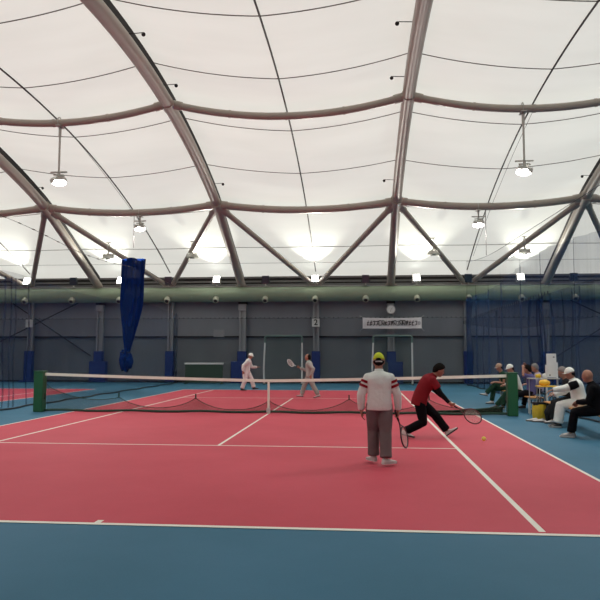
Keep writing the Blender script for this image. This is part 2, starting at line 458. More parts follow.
# ---- duct with nozzles
duct = empty('air_duct', (0, 18.7, 4.89), 0, 'long pale green round air duct along the end wall', 'duct')
MB().cyl((-XL+.1, 0, 0), (XL-.1, 0, 0), .42, 48).build('duct_pipe', 'duct', duct)
for i in range(-8, 8):
    x = i*2.73+1.365
    MB().tube([(x-.02, 0, 0), (x+.02, 0, 0)], .428, 48).build('duct_band', 'duct', duct)
MB().box((0, .05, .415), (2*XL-.4, .5, .03)).build('top_ledge', 'greyplate', duct, smooth=False)
nz = None
nzn = ['leftmost', 'second from left', 'third from left', 'fourth from left', 'fifth from left', 'sixth from left', 'seventh, below the middle lamp', 'eighth', 'ninth', 'tenth', 'eleventh', 'rightmost']
for i in range(-8, 9):
    x = i*2.73
    n_ = MB()
    d = V((0, -.75, -.66)).normalized(); o0 = V((x, 0, 0))+d*.38
    n_.tube([o0, o0+d*.12, o0+d*.13, o0+d*.24], [.17, .15, .18, .15], 18)
    n = n_.build('nozzle', 'nozzle', duct)
    MB().tube([o0+d*.235, o0+d*.245], .10, 16).build('nozzle_mouth', 'dark_steel', n)

# ---- columns with pads
colname = {-4: 'at the far left under the number 1 sign', -3: 'beside the left net bundle', -2: 'right of the hanging net bundle', -1: 'left of the netted frame', 0: 'under the number 2 sign', 1: 'below the clock', 2: 'behind the right divider net', 3: 'at the right end of the wall', 4: 'beyond the right edge', -5: 'beyond the left edge'}
for k in range(-5, 5):
    X = k*BAY; wide = (k % 2 != 0)
    c = empty('wall_column', (X, 19.15, 0), 0, 'grey steel wall column with blue pad '+colname[k], 'column')
    s = MB()
    s.box((-.14 if wide else -.12, -.02, 2.28), (.09, .20, 4.55)); s.box((.14 if wide else .12, -.02, 2.28), (.09, .20, 4.55)); s.box((0, .05, 2.28), (.24, .05, 4.55))
    s.build('post', 'column', c, smooth=False)
    if wide:
        MB().box((0, -.09, 4.18), (.44 if k != 1 else .26, .22, .36)).build('head_plate', 'column', c, smooth=False, bevel=.01)
        MB().box((0, -.02, 4.46), (.46, .3, .18)).build('head_cap', 'dark_steel', c, smooth=False)
        MB().box((0, -.14, 1.45), (.50, .34, .60)).build('upper_pad', 'bluepad', c, bevel=.03)
        MB().box(({-1: -.2, 1: .22}.get(k, 0), -.17, .60), (.96 if k not in (-1, 1) else .80, .40, 1.18)).build('lower_pad', 'bluepad', c, bevel=.04)
    else:
        MB().box((0, -.14, .90), (.46, .34, 1.72)).build('pad', 'bluepad', c, bevel=.03)
        if k == -4: MB().box((.0, -.2, .05), (.9, .4, .10)).build('base_pad', 'bluepad', c, bevel=.02)
# cross bracing
for s, nm in ((-1, 'left'), (1, 'right')):
    for (a, b, q) in (((18.3, 2.3), (13.6, 4.55), 'rising inwards'), ((17.6, 4.5), (12.9, 1.5), 'falling inwards')):
        o = MB().tube([(s*a[0], 19.30, a[1]), (s*b[0], 19.30, b[1])], .03, 8).build('brace_rod', 'dark_steel')
        tag(o, 'dark diagonal brace rod %s on the %s end of the wall' % (q, nm), 'brace')
# small wall fittings
o = MB().box((-5.5, 19.42, 3.05+.0), (.62, .04, .42)).build('wall_panel', 'column', smooth=False, bevel=.01); tag(o, 'small pale square plate on the wall above the green board', 'panel')
o.location = (.0, 0, -.55+.25)

# ---- number signs, clock, banner
def text(s, size, loc, rot, m, parent, name='numeral'):
    cu = bpy.data.curves.new(name, 'FONT'); cu.body = s; cu.size = size; cu.align_x = 'CENTER'; cu.align_y = 'CENTER'; cu.extrude = .006; cu.offset = .006
    o = bpy.data.objects.new('tmp', cu); COL.objects.link(o)
    dg = bpy.context.evaluated_depsgraph_get(); dg.update(); me = bpy.data.meshes.new_from_object(o.evaluated_get(dg)); bpy.data.objects.remove(o); bpy.data.curves.remove(cu)
    me.name = name; me.materials.clear(); me.materials.append(M[m])
    o = bpy.data.objects.new(name, me); COL.objects.link(o); o.location = loc; o.rotation_euler = rot; o.parent = parent; return o
for X, t, l_ in ((-4*BAY, '1', 'white square sign with the numeral one on the leftmost visible column'), (0, '2', 'white square sign with the numeral two on the middle column')):
    s = empty('number_sign', (X, 18.90, 3.32), 0, l_, 'sign')
    MB().box((0, 0, 0), (.42, .03, .44)).build('board', 'white', s, smooth=False, bevel=.008)
    text(t, .44, (0, -.022, 0), (PI/2, 0, 0), 'black', s)
ck = empty('wall_clock', (BAY, 18.80, 4.02), 0, 'round grey wall clock on the column above the banner', 'clock')
MB().tube([(0, .0, 0), (0, .10, 0)], .24, 40).build('case', 'greyplate', ck)
MB().tube([(0, -.012, 0), (0, .01, 0)], .20, 40).build('face', 'clockface', ck)
MB().bar((0, -.022, -.02), (.07, -.022, .10), .02, .01).bar((0, -.022, .0), (-.03, -.022, -.13), .014, .01).build('hands', 'black', ck, smooth=False)
bn = empty('banner', (4.12, 18.25, 3.26), 0, 'long white banner with a row of black characters below the clock', 'banner')
def bfn(u, v):
    x = -1.56+3.12*u; dz = (v-.5)*.58; sag = -.03*math.sin(PI*u)
    return V((x, .02*math.sin(u*19), dz+sag*(1 if v > .5 else .3)))
MB().grid(40, 5, bfn).build('cloth', 'banner', bn)
ch = MB()
random.seed(3)
for i in range(17):
    x0 = -1.33+i*.158
    w = .125; h = .25
    st = random.choice([0, 1, 2, 3, 4, 5])
    y = -.035; T = .032
    if st in (0, 3): 
        ch.bar((x0, y, h/2), (x0+w, y, h/2), T, T); ch.bar((x0, y, h/2), (x0, y, -h/2), T, T)
    if st in (0, 1, 4): ch.bar((x0, y, -h/2), (x0+w, y, -h/2*random.uniform(.3, 1)), T, T)
    if st in (1, 2, 5): ch.bar((x0+w*.6, y, h/2), (x0+w*.1, y, -h/2), T, T); ch.bar((x0, y, .02), (x0+w, y, .03), T, T)
    if st in (2, 3): ch.bar((x0+w*.2, y, 0), (x0+w, y, -h/2), T, T)
    if st in (4, 5): ch.bar((x0, y, h*.3), (x0+w, y, h*.4), T, T); ch.bar((x0+w, y, h*.4), (x0+w*.5, y, -h*.3), T, T)
    if st == 3: ch.bar((x0+w, y, h/2), (x0+w, y, -h/4), T, T)
ch.tube([(1.42+.055*math.cos(a*PI/6), -.035, -.01+.07*math.sin(a*PI/6)) for a in range(12)], .014, 6, close=True)
ch.build('lettering', 'black', bn, smooth=False)
ct = MB()
for sx in (-1, 1):
    for sz in (-1, 1): ct.tube([(sx*1.55, 0, sz*.28), (sx*1.72, .35, sz*.42)], .008, 6); 
ct.build('tie_cord', 'white', bn)

# ---- backdrop net along the end wall
bk = empty('backdrop_net', (0, 18.36, 0), 0, 'thin dark backdrop net hanging across the end wall', 'net')
MB().grid(180, 6, lambda u, v: V((-22+44*u, .05*math.sin(u*260)*(1-v*.7), .03+3.49*v-.03*abs(math.sin(u*PI*60))*(v)))).build('netting', 'netback', bk)
MB().tube([(-22+44*i/180, 0, 3.54-.02*abs(math.sin(i*PI/3))) for i in range(181)], .012, 6).build('top_rope', 'blackcord', bk)
hk = MB()
for i in range(176): hk.box((-22+.25*i, 0, 3.56), (.05, .02, .06))
hk.build('hooks', 'blackcord', bk, smooth=False)

# ---- netted practice frames
def rframe(x0, x1, lab, kz):
    r = empty('netted_frame', ((x0+x1)/2, 17.8, 0), 0, lab, 'frame')
    w = (x1-x0)/2; h = 2.56
    for s in (-1, 1):
        MB().tube([(s*w+(.03*s if s < 0 else 0), 0, 0), (s*w-.06*(s < 0), 0, .85), (s*w, 0, h-.36)], .045, 12)  .build('post', 'greyplate', r)
        MB().box((s*w, .1, .02), (.12, .8, .04)).build('foot', 'darkgreen', r, smooth=False, bevel=.01)
    pts = [(-w, 0, h-.36), (-w, 0, h-.12)]+[(-w+.12-.12*math.cos(a), 0, h-.12+.12*math.sin(a)) for a in (.4, .8, 1.2, 1.57)]
    pts += [(-p[0], 0, p[2]) for p in pts[::-1]]
    MB().tube(pts, .055, 12).build('top_bar', 'framegreen', r)
    MB().grid(12, 12, lambda u, v: V((-w+.02+(2*w-.04)*u, .10*math.sin(PI*u)*math.sin(PI*v)*1.5, .02+(h-.1)*v))).build('netting', 'netgoal', r)
rframe(-2.65, -.66, 'tall white posted frame with green top bar, left of the two walking players', 0)
rframe(3.10, 5.13, 'tall white posted frame with green top bar behind the lime cap player', 0)
gb = empty('green_board', (-5.95, 17.8, 0), 0, 'low dark green board with pale top rail at the end wall', 'board')
MB().box((0, 0, .55), (1.9, .06, .98)).build('panel', 'darkgreen', gb, smooth=False, bevel=.01)
MB().box((0, 0, 1.08), (2.12, .10, .09)).build('top_rail', 'greyplate', gb, smooth=False, bevel=.01)
for s in (-1, 1): MB().box((s*.98, 0, .52), (.08, .08, 1.04)).box((s*.98, 0, .02), (.08, .6, .04)).build('post', 'darkgreen', gb, smooth=False)

# ---- floodlights standing on the duct
def flood(lit):
    r = empty('duct_floodlight', (0, 0, 0))
    MB().tube([(0, 0, 0), (0, 0, .14)], .04, 10).box((0, 0, .01), (.22, .2, .02)).build('stand', 'housing', r)
    R = Matrix.Rotation(math.radians(-28 if lit else 12), 3, 'X')
    c = V((0, -.02, .36))
    hs = MB()
    hs.box(c, (.38, .14, .42), R)
    for i in range(-4, 5): hs.box(c+R @ V((i*.045, .09, 0)), (.012, .07, .34), R)
    hs.build('housing', 'housing_dark' if not lit else 'housing', r, smooth=False, bevel=.01)
    MB().box(c+R @ V((0, -.078, 0)), (.34, .02, .38), R).build('lens', 'lens' if lit else 'glass_dark', r, smooth=False)
    y = MB()
    for s in (-1, 1): y.bar((s*.22, -.02, .12), (s*.22, -.02, .36), .02, .05)
    y.bar((-.22, -.02, .13), (.22, -.02, .13), .05, .02)
    y.build('yoke', 'housing' if lit else 'housing_dark', r, smooth=False)
    return r
fl_lit = None; fl_dark = None
pos = {-6: 'at the far left corner of the view', -5: 'left of the net bundle', -4: 'behind the blue net bundle', -3: 'at the foot of the left valley cable', -2: 'between second and third column from the bundle', -1: 'just right of the long curved rib',
       0: 'in the middle where two struts meet', 1: 'left of the clock column', 2: 'right of the clock column', 3: 'at the top corner of the right divider net', 4: 'right of the divider net corner', 5: 'near the right edge', 6: 'beyond the right edge', -7: 'beyond the left edge'}
for i in range(-7, 7):
    lit = (i % 2 == 0)
    lab = ('lit white floodlight on the duct ' if lit else 'unlit black floodlight on the duct ')+pos[i]
    src = fl_lit if lit else fl_dark
    loc = (i*2.73, 18.52, 5.31)
    if src is None:
        src = flood(lit); src.location = loc; tag(src, lab, 'floodlight', 'floodlights on the duct')
        if lit: fl_lit = src
        else: fl_dark = src
    else: dup(src, loc, None, lab)
    if lit:
        ld = bpy.data.lights.new('flood_beam', 'SPOT'); ld.energy = 2100; ld.spot_size = math.radians(66); ld.spot_blend = .75; ld.shadow_soft_size = .15; ld.color = (1, .97, .86)
        lo = bpy.data.objects.new('flood_beam', ld); COL.objects.link(lo); lo.location = (i*2.73, 18.10, 5.75)
        lo.rotation_euler = (V((i*2.73, 15.6, 7.55))-lo.location).to_track_quat('-Z', 'Y').to_euler()

# ---- hanging floodlights
def hanging(stem, tilt=0.0, name='hanging_floodlight'):
    r = empty(name, (0, 0, 0))
    MB().tube([(0, 0, 0), (0, 0, -stem)], .035, 12).tube([(0, 0, -.05), (0, 0, -.35*min(1, stem))], .05, 12).build('stem', 'housing', r)
    MB().box((0, 0, .0), (.18, .40, .03)).tube([(-.02, .17*math.cos(a*PI/8), .16+.17*math.sin(a*PI/8)) for a in range(16)], .018, 6, close=True).build('clamp', 'housing', r, smooth=False)
    h = MB().box((0, 0, -stem), (.58, .08, .045)).box((0, 0, -stem-.10), (.36, .07, .04)).bar((-.2, 0, -stem-.22), (.2, 0, -stem-.12), .06, .035)
    h.box((0, 0, -stem-.11), (.08, .08, .24)); h.build('bracket', 'housing', r, smooth=False, bevel=.005)
    R = Matrix.Rotation(tilt, 3, 'Y')
    c = V((0, 0, -stem-.30))
    k = MB().box(c, (.46, .36, .12), R)
    for i in range(-4, 5): k.box(c+R @ V((i*.048, 0, .09)), (.014, .30, .07), R)
    k.build('housing', 'housing', r, smooth=False, bevel=.01)
    rim = MB()
    MB().ball(c+R @ V((0, 0, -.06)), (.25, .20, .13), 20, 12).build('lens', 'lens', r)
    return r
def lamp_light(loc, e=60):
    ld = bpy.data.lights.new('lamp_glow', 'SPOT'); ld.energy = e; ld.spot_size = math.radians(150); ld.spot_blend = .5; ld.shadow_soft_size = .2; ld.color = (1, .97, .9)
    lo = bpy.data.objects.new('lamp_glow', ld); COL.objects.link(lo); lo.location = loc
def hz(x, y, ze, sag, rr): 
    u = ((x/BAY+1) % 2)/2; return purlin_z(u, ze, sag)-rr
for (x, y, stem, tilt, lab) in ((-7.95, YP, 1.62, -.25, 'lit floodlight on a long rod hanging from the upper left cross tube'), (7.82, YP, 1.62, .30, 'lit floodlight on a long rod hanging from the upper right cross tube'),
                                (-7.72, YN, .22, 0, 'lit floodlight close under the lower left cross tube'), (7.69, YN, .28, 0, 'lit floodlight close under the lower right cross tube'),
                                (-7.95, -YP, 1.62, -.25, 'lit floodlight on a long rod above the left side behind the view'), (7.82, -YP, 1.62, .30, 'lit floodlight on a long rod above the right side behind the view')):
    ze = rib_z(y); zz = hz(x, y, ze, .52 if abs(y) == YP else .30, .125 if abs(y) == YP else .165)-.01
    l = hanging(stem, tilt); l.location = (x, y, zz); tag(l, lab, 'floodlight', 'hanging floodlights')
    lamp_light((x, y, zz-stem-.55), 550)
for (k, s, lab) in ((-3, 1, 'lamp fixed under the strut just left of the blue net bundle'), (-1, -1, 'lamp fixed to the strut left of the long curved rib'), (1, 1, 'lamp fixed to the strut right of the clock column'), (3, -1, 'lamp fixed to the strut above the right divider net')):
    t = .465; X = k*BAY+s*BAY*t; Y = YN+(YF-YN)*t; Z = rib_z(YN)+(5.42-rib_z(YN))*t
    l = empty('strut_lamp', (X, Y, Z), 0, lab, 'floodlight', 'strut lamps'); l.scale = (1.25, 1.25, 1.25)
    MB().tube([(0, .16*math.cos(a*PI/8)-.0, .16*math.sin(a*PI/8)) for a in range(16)], .02, 6, close=True).box((0, 0, .19), (.18, .12, .04)).box((0, -.02, -.24), (.06, .05, .20)).build('clamp', 'housing', l, smooth=False)
    R = Matrix.Rotation(.15*s, 3, 'Y')
    k_ = MB()
    k_.tube([V((0, -.03, -.30)), V((0, -.03, -.36)), V((0, -.03, -.46))], [.10, .19, .27], 24)
    for i in range(-3, 4): k_.box((i*.06, -.03, -.33), (.015, .26, .10))
    k_.build('housing', 'housing', l, smooth=False)
    MB().tube([(0, -.03, -.455), (0, -.03, -.475)], .24, 24).build('glass', 'nozzle', l)
    MB().tube([(0, -.03, -.47), (0, -.03, -.50)], .10, 16).build('ring', 'dark_steel', l)
# ropes hanging from the purlins
for (x, y, z1, lab) in ((-8.0, YN, 6.5, 'thin rope hanging from the left cross tube'), (8.0, YN, 5.95, 'thin rope hanging from the right cross tube to the divider net')):
    o = MB().tube([(x, y, 8.0), (x, y, z1)], .014, 6).build('hanging_rope', 'cable'); tag(o, lab, 'rope')

# ---- right divider net
XR = 8.0
def top_r(y):   # scalloped upper edge
    return 5.55+.025*y+(.006*(y-9)**2 if y > 9 else 0)
def lowtop(y):
    a = (y-12.2)/11.0
    return 4.55-.2*math.cos(a*4)
dn = empty('divider_net', (XR, 0, 0), 0, 'blue see-through divider net hanging right of the court behind the benches', 'net')
def wob(y, v): return .10*math.sin(y*2.1)*(1-.4*v)+.05*math.sin(y*5.3+1)
MB().grid(220, 14, lambda u, v: V((wob(-14+31.9*u, v), -14+31.9*u, .03+(lowtop(-14+31.9*u)-.03)*v))).build('main_netting', 'netblue', dn)
MB().grid(120, 4, lambda u, v: V((wob(-14+31.9*u, 1)*(1-v), -14+31.9*u, lowtop(-14+31.9*u)+(top_r(-14+31.9*u)-lowtop(-14+31.9*u))*v))).build('upper_netting', 'netblue_thin', dn)
MB().tube([(0, -14+31.9*i/80, top_r(-14+31.9*i/80)) for i in range(81)], .008, 6).build('top_wire', 'blackcord', dn)
MB().tube([(wob(-14+31.9*i/120, 0), -14+31.9*i/120, .03) for i in range(121)], .022, 6).build('bottom_rope', 'blackcord', dn)
# extra swag of doubled netting
MB().grid(60, 4, lambda u, v: V((-.12, -2+20.5*u, 2.45+.9*v+(1-v)*(.75*max(0, (u-.35)/.65)**1.2)))).build('doubled_swag', 'netblue_fold', dn)
hk = MB()
for i in range(40): hk.box((-.12, 2+.33*i, 3.38), (.02, .05, .10))
hk.build('hooks', 'blackcord', dn, smooth=False)
random.seed(5)
for y in (17.75, 17.3, 4.9, 4.3, 3.95, 3.6, 3.3, 3.0, 2.6, 1.9, 1.2, .4, -.3, 9.5, 13):
    x0 = random.uniform(-.1, .1); r_ = random.uniform(.018, .04)
    if y > 17: r_ = .10
    MB().tube([(x0+.03*math.sin(i*.9+y), y+.05*math.sin(i*.5+y), .05+(min(lowtop(y), 3.4 if y < 15 else 5.2)-.1)*i/10) for i in range(11)], [r_*(1+.35*math.sin(i+y)) for i in range(11)], 8).build('gathered_fold', 'netblue_fold', dn)
# ---- left divider net and its bundle
XN = -7.6
ln = empty('divider_net', (XN, 0, 0), 0, 'thin blue divider net hanging left of the court before the neighbouring court', 'net')
def ltop(y): return 5.35+.12*math.cos(y*.5)
MB().grid(200, 8, lambda u, v: V((.10*math.sin((-6+24.7*u)*2.3)*(1-.5*v), -6+24.7*u, .03+(ltop(-6+24.7*u)-.03)*v*.72))).build('netting', 'netblue_left', ln)
MB().tube([(0, -6+24.7*i/80, ltop(-6+24.7*i/80)) for i in range(81)], .007, 6).build('top_wire', 'cable', ln)
for i in range(28): y = -6+.86*i; MB().box((0, y, ltop(y)-.0), (.03, .16, .025)).build('wire_tie', 'seam', ln, smooth=False)
MB().tube([(.10*math.sin((-6+24.7*i/120)*2.3), -6+24.7*i/120, .03) for i in range(121)], .025, 6).build('bottom_rope', 'blackcord', ln)
for j, y in enumerate((.2, .55, .8, 1.6, 18.2)):
    MB().tube([(.02*math.sin(i*1.1+y), y+.02*math.sin(i*.8+2*y), .06+3.75*i/10) for i in range(11)], [.022*(1+.3*math.sin(i*2+y)) for i in range(11)], 8).build('gathered_fold', 'netblue_fold', ln)
b = empty('net_bundle', (-7.68, 11.2, 0), 0, 'dark blue net gathered and knotted, hanging from the left wire', 'net')
rings = []
for i in range(31):
    t = i/30; z = 5.80-4.15*t
    cx = .0-.10*t-.20*max(0, t-.55)
    wx = .47*(1-.06*t) if t < .45 else .457*(1-((t-.45)/.55)**1.3*.78)
    ring = []
    for k in range(40):
        a = 2*PI*k/40; fo = 1+.16*math.sin(a*9+t*2)+.08*math.sin(a*17+t*5)
        ring.append(V((cx+wx*fo*math.cos(a), wx*.55*fo*math.sin(a), z+(.08*math.sin(a*3) if i == 0 else 0))))
    rings.append(ring)
MB().loft(rings).build('gathered_net', 'netbundle', b)
MB().ball((-.27, 0, 1.30), (.29, .26, .46), 28, 20, warp=lambda d, q: q*(1+.14*math.sin(d.x*9)+.12*math.sin(d.z*8+d.y*7))).build('knot', 'netbundle', b)
MB().tube([(-.22+.16*math.cos(a*PI/6), .14*math.sin(a*PI/6), 1.66) for a in range(12)], .03, 8, close=True).build('tie_cord', 'blackcord', b)

# ---- tennis net
tn = empty('tennis_net', (0, 0, 0), 0, 'black tennis net with white top band across the court', 'tennis net')
def ntop(x): return .914+.156*min(1, abs(x)/6.3)**1.25
XE = 6.24
MB().grid(64, 8, lambda u, v: V((-XE+2*XE*u, 0, .06+(ntop(-XE+2*XE*u)-.10)*v))).build('netting', 'tnet', tn)
rg = []
for i in range(65):
    x = -XE+2*XE*i/64; z = ntop(x)
    rg.append([V((x, -.02, z-.075)), V((x, .02, z-.075)), V((x, .018, z)), V((x, -.018, z))])
MB().loft(rg).build('top_band', 'band', tn, smooth=False)
MB().box((0, -.012, .44), (.055, .04, .90)).build('centre_strap', 'band', tn, smooth=False)
MB().box((0, -.03, .09), (.10, .06, .12)).box((.03, -.035, .18), (.03, .04, .10)).build('strap_buckle', 'greyplate', tn, smooth=False, bevel=.01)
cusps = [-6.2, -4.15, -2.0, 0, 2.15, 4.25, 6.2]
zc = {-6.2: .75, -4.15: .44, -2.0: .42, 0: .36, 2.15: .42, 4.25: .42, 6.2: .34}
def skz(x):
    for a, c in zip(cusps[:-1], cusps[1:]):
        if x <= c+1e-6:
            t = (x-a)/(c-a); sag = .30 if abs(x) < 4.3 else .22
            base = zc[a]*(1-t)+zc[c]*t
            return max(.10, base-sag*(1-(2*t-1)**2)**.75)
    return .3
N = 160
MB().grid(N+1, 3, lambda u, v: V((-6.2+12.4*u, .05, .05+(skz(-6.2+12.4*u)-.05)*v))).build('doubled_skirt', 'tskirt', tn)
MB().tube([(-6.2+12.4*i/N, .05, skz(-6.2+12.4*i/N)) for i in range(N+1)], .009, 6).build('skirt_cord', 'cord', tn)
MB().tube([(-XE+2*XE*i/40, .02, .045+.012*math.sin(i)) for i in range(41)], .032, 8).build('bottom_rope', 'cord', tn)
tf = MB()
for c in cusps[1:-1]: tf.tube([(c, .05, zc[c]-.04), (c, .05, zc[c]+.09)], .02, 6)
tf.build('cord_tie', 'cord', tn)
MB().tube([(4.4, .08, .08), (5.2, .12, .11), (6.15, .1, .20)], .035, 8).grid(10, 4, lambda u, v: V((4.5+1.65*u, .1, .06+(.03+.12*u)*v))).build('loose_fold', 'cord', tn)
for s, lab in ((-1, 'green padded net post at the left end of the net'), (1, 'green padded net post at the right end of the net')):
    p = empty('net_post', (s*6.37, -.02, 0), 0, lab, 'net post')
    MB().box((0, 0, .55), (.26, .26, 1.10)).build('pad', 'greenpad', p, bevel=.02)
    MB().cyl((0, 0, 0), (0, 0, 1.13), .04, 14).build('pole', 'dark_steel', p)
    MB().box((-s*.0, 0, 1.11), (.28, .28, .03)).build('top_cover', 'greenpad', p, bevel=.01)
    MB().tube([(-s*.16, -.05, .35), (-s*.19, -.10, .42), (-s*.16, -.05, .50)], .012, 6).build('crank_hook', 'dark_steel', p)

# ------------------------------------------------------------------ people
def ik(a, b, l1, l2, hint):
    a = V(a); b = V(b); d = b-a; L = d.length
    if L > (l1+l2)*.995: d = d*((l1+l2)*.995/L); b = a+d; L = d.length
    d.normalize(); x = (l1*l1-l2*l2+L*L)/(2*L); h = math.sqrt(max(0, l1*l1-x*x))
    hint = V(hint); p = hint-d*hint.dot(d); p.normalize()
    return a+d*x+p*h, b

def frame(fwd, up=V((0,0,1))):
    f = V(fwd).normalized(); r = f.cross(V(up)); 
    if r.length < 1e-3: r = V((1,0,0))
    r.normalize(); u = r.cross(f)
    return Matrix((r, f, u)).transposed()    # columns: right, forward, up

def hand_mesh(mb, w, d, n, side, curl, sc_=1.0, spread=.06):
    """w wrist, d direction of the fingers, n palm normal (the side fingers curl to), thumb on 'side' vector"""
    d = V(d).normalized(); n = V(n); n = (n-d*n.dot(d)).normalized(); s = V(side); s = (s-d*s.dot(d)-n*s.dot(n)).normalized()
    k = sc_
    rings = []
    for t, wd, th in ((-.02, .024, .02), (.015, .030, .019), (.05, .040, .017), (.088, .041, .014)):
        c = w+d*t*k
        rings.append([c+(s*math.cos(a*PI/6)*wd+n*math.sin(a*PI/6)*th)*k for a in range(12)])
    mb.loft(rings)
    tips = []
    for i, (off, L, r) in enumerate(((.030, .074, .0095), (.010, .083, .0098), (-.010, .077, .0094), (-.030, .060, .0084))):
        p = w+d*.082*k+s*off*k
        dirv = (d+s*spread*(1.5-i)).normalized()
        ang = 0; pts = [p-d*.02*k, p]
        for seg, fr in ((0, .42), (1, .33), (2, .25)):
            ang += curl*(.75, 1.0, .7)[seg]
            dd = dirv*math.cos(ang)+n*math.sin(ang)
            p = p+dd*L*fr*k; pts.append(p)
        mb.rcap(pts, [r*k, r*k, r*.97*k, r*.9*k, r*.78*k], 8); tips.append(p)
    p = w+d*.025*k+s*.026*k
    t1 = (d*.62+s*.75+n*.25).normalized()
    t2 = (d*.8+s*.25*(1-curl*.5)+n*(.25+.45*curl)).normalized()
    mb.rcap([p, p+t1*.038*k, p+t1*.038*k+t2*.030*k, p+t1*.038*k+t2*.030*k+(t2+n*curl*.4).normalized()*.024*k], [.014*k, .0125*k, .0115*k, .009*k], 8)
    return w+d*.085*k+n*.022*k     # centre of the grip

def person(spec):
    H = spec.get('H', 1.68); k = H/1.70; fine = spec.get('vox', .011)
    root = empty('person', spec['loc'], spec['yaw'], spec['label'], 'person', spec.get('group'))
    P = V(spec['pelvis']); N = V(spec['neck']); hf = V(spec.get('face', (0, 1, 0))).normalized()
    cr = V(spec.get('chest_right', (1, 0, 0))).normalized(); pr = V(spec.get('pelvis_right', (1, 0, 0))).normalized()
    bend = V(spec.get('bend', (0, 0, 0)))
    fat = spec.get('fat', 1.0)
    def cen(t):
        mid = (P+N)/2+bend
        return P*(1-t)**2+mid*2*t*(1-t)+N*t*t
    def tor(sections, extra=0.0, n=24):
        rings = []
        for t, w, d in sections:
            c = cen(t); tn_ = (cen(t+.02)-cen(t-.02)).normalized()
            r = (pr*(1-max(0, min(1, t)))+cr*max(0, min(1, t))); r = (r-tn_*r.dot(tn_)).normalized(); f_ = tn_.cross(r)*1.0
            w_ = w*k*fat+extra; d_ = d*k*fat+extra
            ring = []
            for i in range(n):
                a = 2*PI*i/n; cx = math.copysign(abs(math.cos(a))**.85, math.cos(a)); sy = math.copysign(abs(math.sin(a))**.9, math.sin(a))
                ring.append(c+r*cx*w_+f_*sy*d_)
            rings.append(ring)
        return rings
    body = MB()
    body.loft(tor([(-.16, .08, .07), (-.10, .145, .095), (0, .158, .105), (.2, .145, .098), (.42, .135, .092), (.62, .152, .105), (.78, .158, .105), (.88, .130, .085), (.94, .09, .07), (1.0, .065, .06), (1.05, .05, .05)]))
    ax = (cen(1.0)-cen(.9)).normalized()
    S = {}; 
    for s in (-1, 1): S[s] = cen(.83)+cr*s*.168*k*fat**.5+V(spec.get('sh', {}).get(s, (0, 0, 0)))
    Hc = N+V(spec.get('head', (0, .04, .17)))*k
    kb = k; k = k*1.07
    Rh = frame(hf, V(spec.get('headup', (0, 0, 1))))
    # head and neck
    body.tube([N-ax*.04*k, N+ax*.02*k, Hc-Rh @ V((0, .01, .05))*k], [.064*k, .055*k, .054*k], 16)
    hm = MB()
    body.ball(Hc, (.076*k, .094*k, .112*k), 28, 20, R=Rh, warp=lambda d, q: V((q.x*(1-.13*max(0, -d.z)), q.y*(1-.10*max(0, -d.z))+(.006*k if d.y > 0 and d.z < 0 else 0), q.z)))
    body.ball(Hc+Rh @ V((0, .040, -.066))*k, (.053*k, .050*k, .050*k), 16, 12, R=Rh)
    body.ball(Hc+Rh @ V((0, .096, -.018))*k, (.013*k, .018*k, .022*k), 10, 8, R=Rh)
    body.ball(Hc+Rh @ V((0, .088, .022))*k, (.048*k, .010*k, .010*k), 10, 8, R=Rh)
    body.ball(Hc+Rh @ V((0, .084, -.062))*k, (.024*k, .010*k, .010*k), 10, 8, R=Rh)
    for s in (-1, 1):
        body.ball(Hc+Rh @ V((s*.079, -.004, -.012))*k, (.009*k, .020*k, .031*k), 10, 8, R=Rh)
        MB().ball(Hc+Rh @ V((s*.031, .086, .004))*k, (.013*k, .009*k, .007*k), 10, 8, R=Rh).build('eye', 'eye', root)
    MB().ball(Hc+Rh @ V((0, .0945, -.060))*k, (.021*k, .0045*k, .0045*k), 10, 8, R=Rh).build('mouth', 'lips', root)
    k = kb
    la, lf, lt, ls = .285*k, .25*k, .405*k, .40*k
    joints = {}; grips = {}
    for s in (-1, 1):
        A = spec['arms'][s]
        sh = S[s]
        el, wr = ik(sh, V(A['wrist']), la, lf, A.get('hint', (s*.3, -1, -.2)))
        joints[('arm', s)] = (sh, el, wr)
        body.tube([sh-(sh-cen(.9))*.3, sh, sh.lerp(el, .35), el, el.lerp(wr, .3), el.lerp(wr, .75), wr], [.05*k, .056*k, .047*k, .038*k, .040*k, .030*k, .025*k], 14)
        body.ball(sh, .058*k, 14, 10); body.ball(el, .037*k, 12, 8)
        hd = V(A.get('hdir', tuple(wr-el)))
        grips[s] = (hand_mesh(body, wr, hd, A.get('palm', (-s, 0, 0)), A.get('thumb', (0, 1, 0)), A.get('curl', .35), k*1.0), hd)
        L = spec['legs'][s]
        hip = cen(-.02)+pr*s*.085*k*fat
        kn, an = ik(hip, V(L['ankle']), lt, ls, L.get('hint', (0, 1, .1)))
        joints[('leg', s)] = (hip, kn, an)
        body.tube([hip+V((0, 0, .03)), hip, hip.lerp(kn, .4), kn, kn.lerp(an, .3), kn.lerp(an, .75), an], [.08*k, .085*k, .073*k, .052*k, .055*k, .038*k, .034*k], 16)
        body.ball(kn, .051*k, 14, 10); body.ball(hip, .085*k, 14, 10)
        fd = V(L.get('toe', (0, 1, 0))).normalized(); fr = frame(fd, V(L.get('fup', (0, 0, 1))))
        def shoe_rings(e, zb):
            rr = []
            for y, w, h in ((-.065, .022, .045), (-.055, .032, .085), (-.02, .036, .095), (.03, .038, .085), (.08, .044, .062), (.13, .046, .046), (.17, .038, .038), (.19, .020, .028)):
                ring = []
                for i in range(14):
                    a = 2*PI*i/14; x_ = math.cos(a)*(w+e); z_ = math.sin(a)
                    z_ = (zb+(h+e-zb)*z_) if z_ > 0 else zb+z_*.028
                    ring.append(an+fr @ (V((x_, y*(1+e*3), z_-.08))*k))
                rr.append(ring)
            return rr
        body.loft(shoe_rings(-.006, .035))
        sm = MB().loft(shoe_rings(.004, .035))
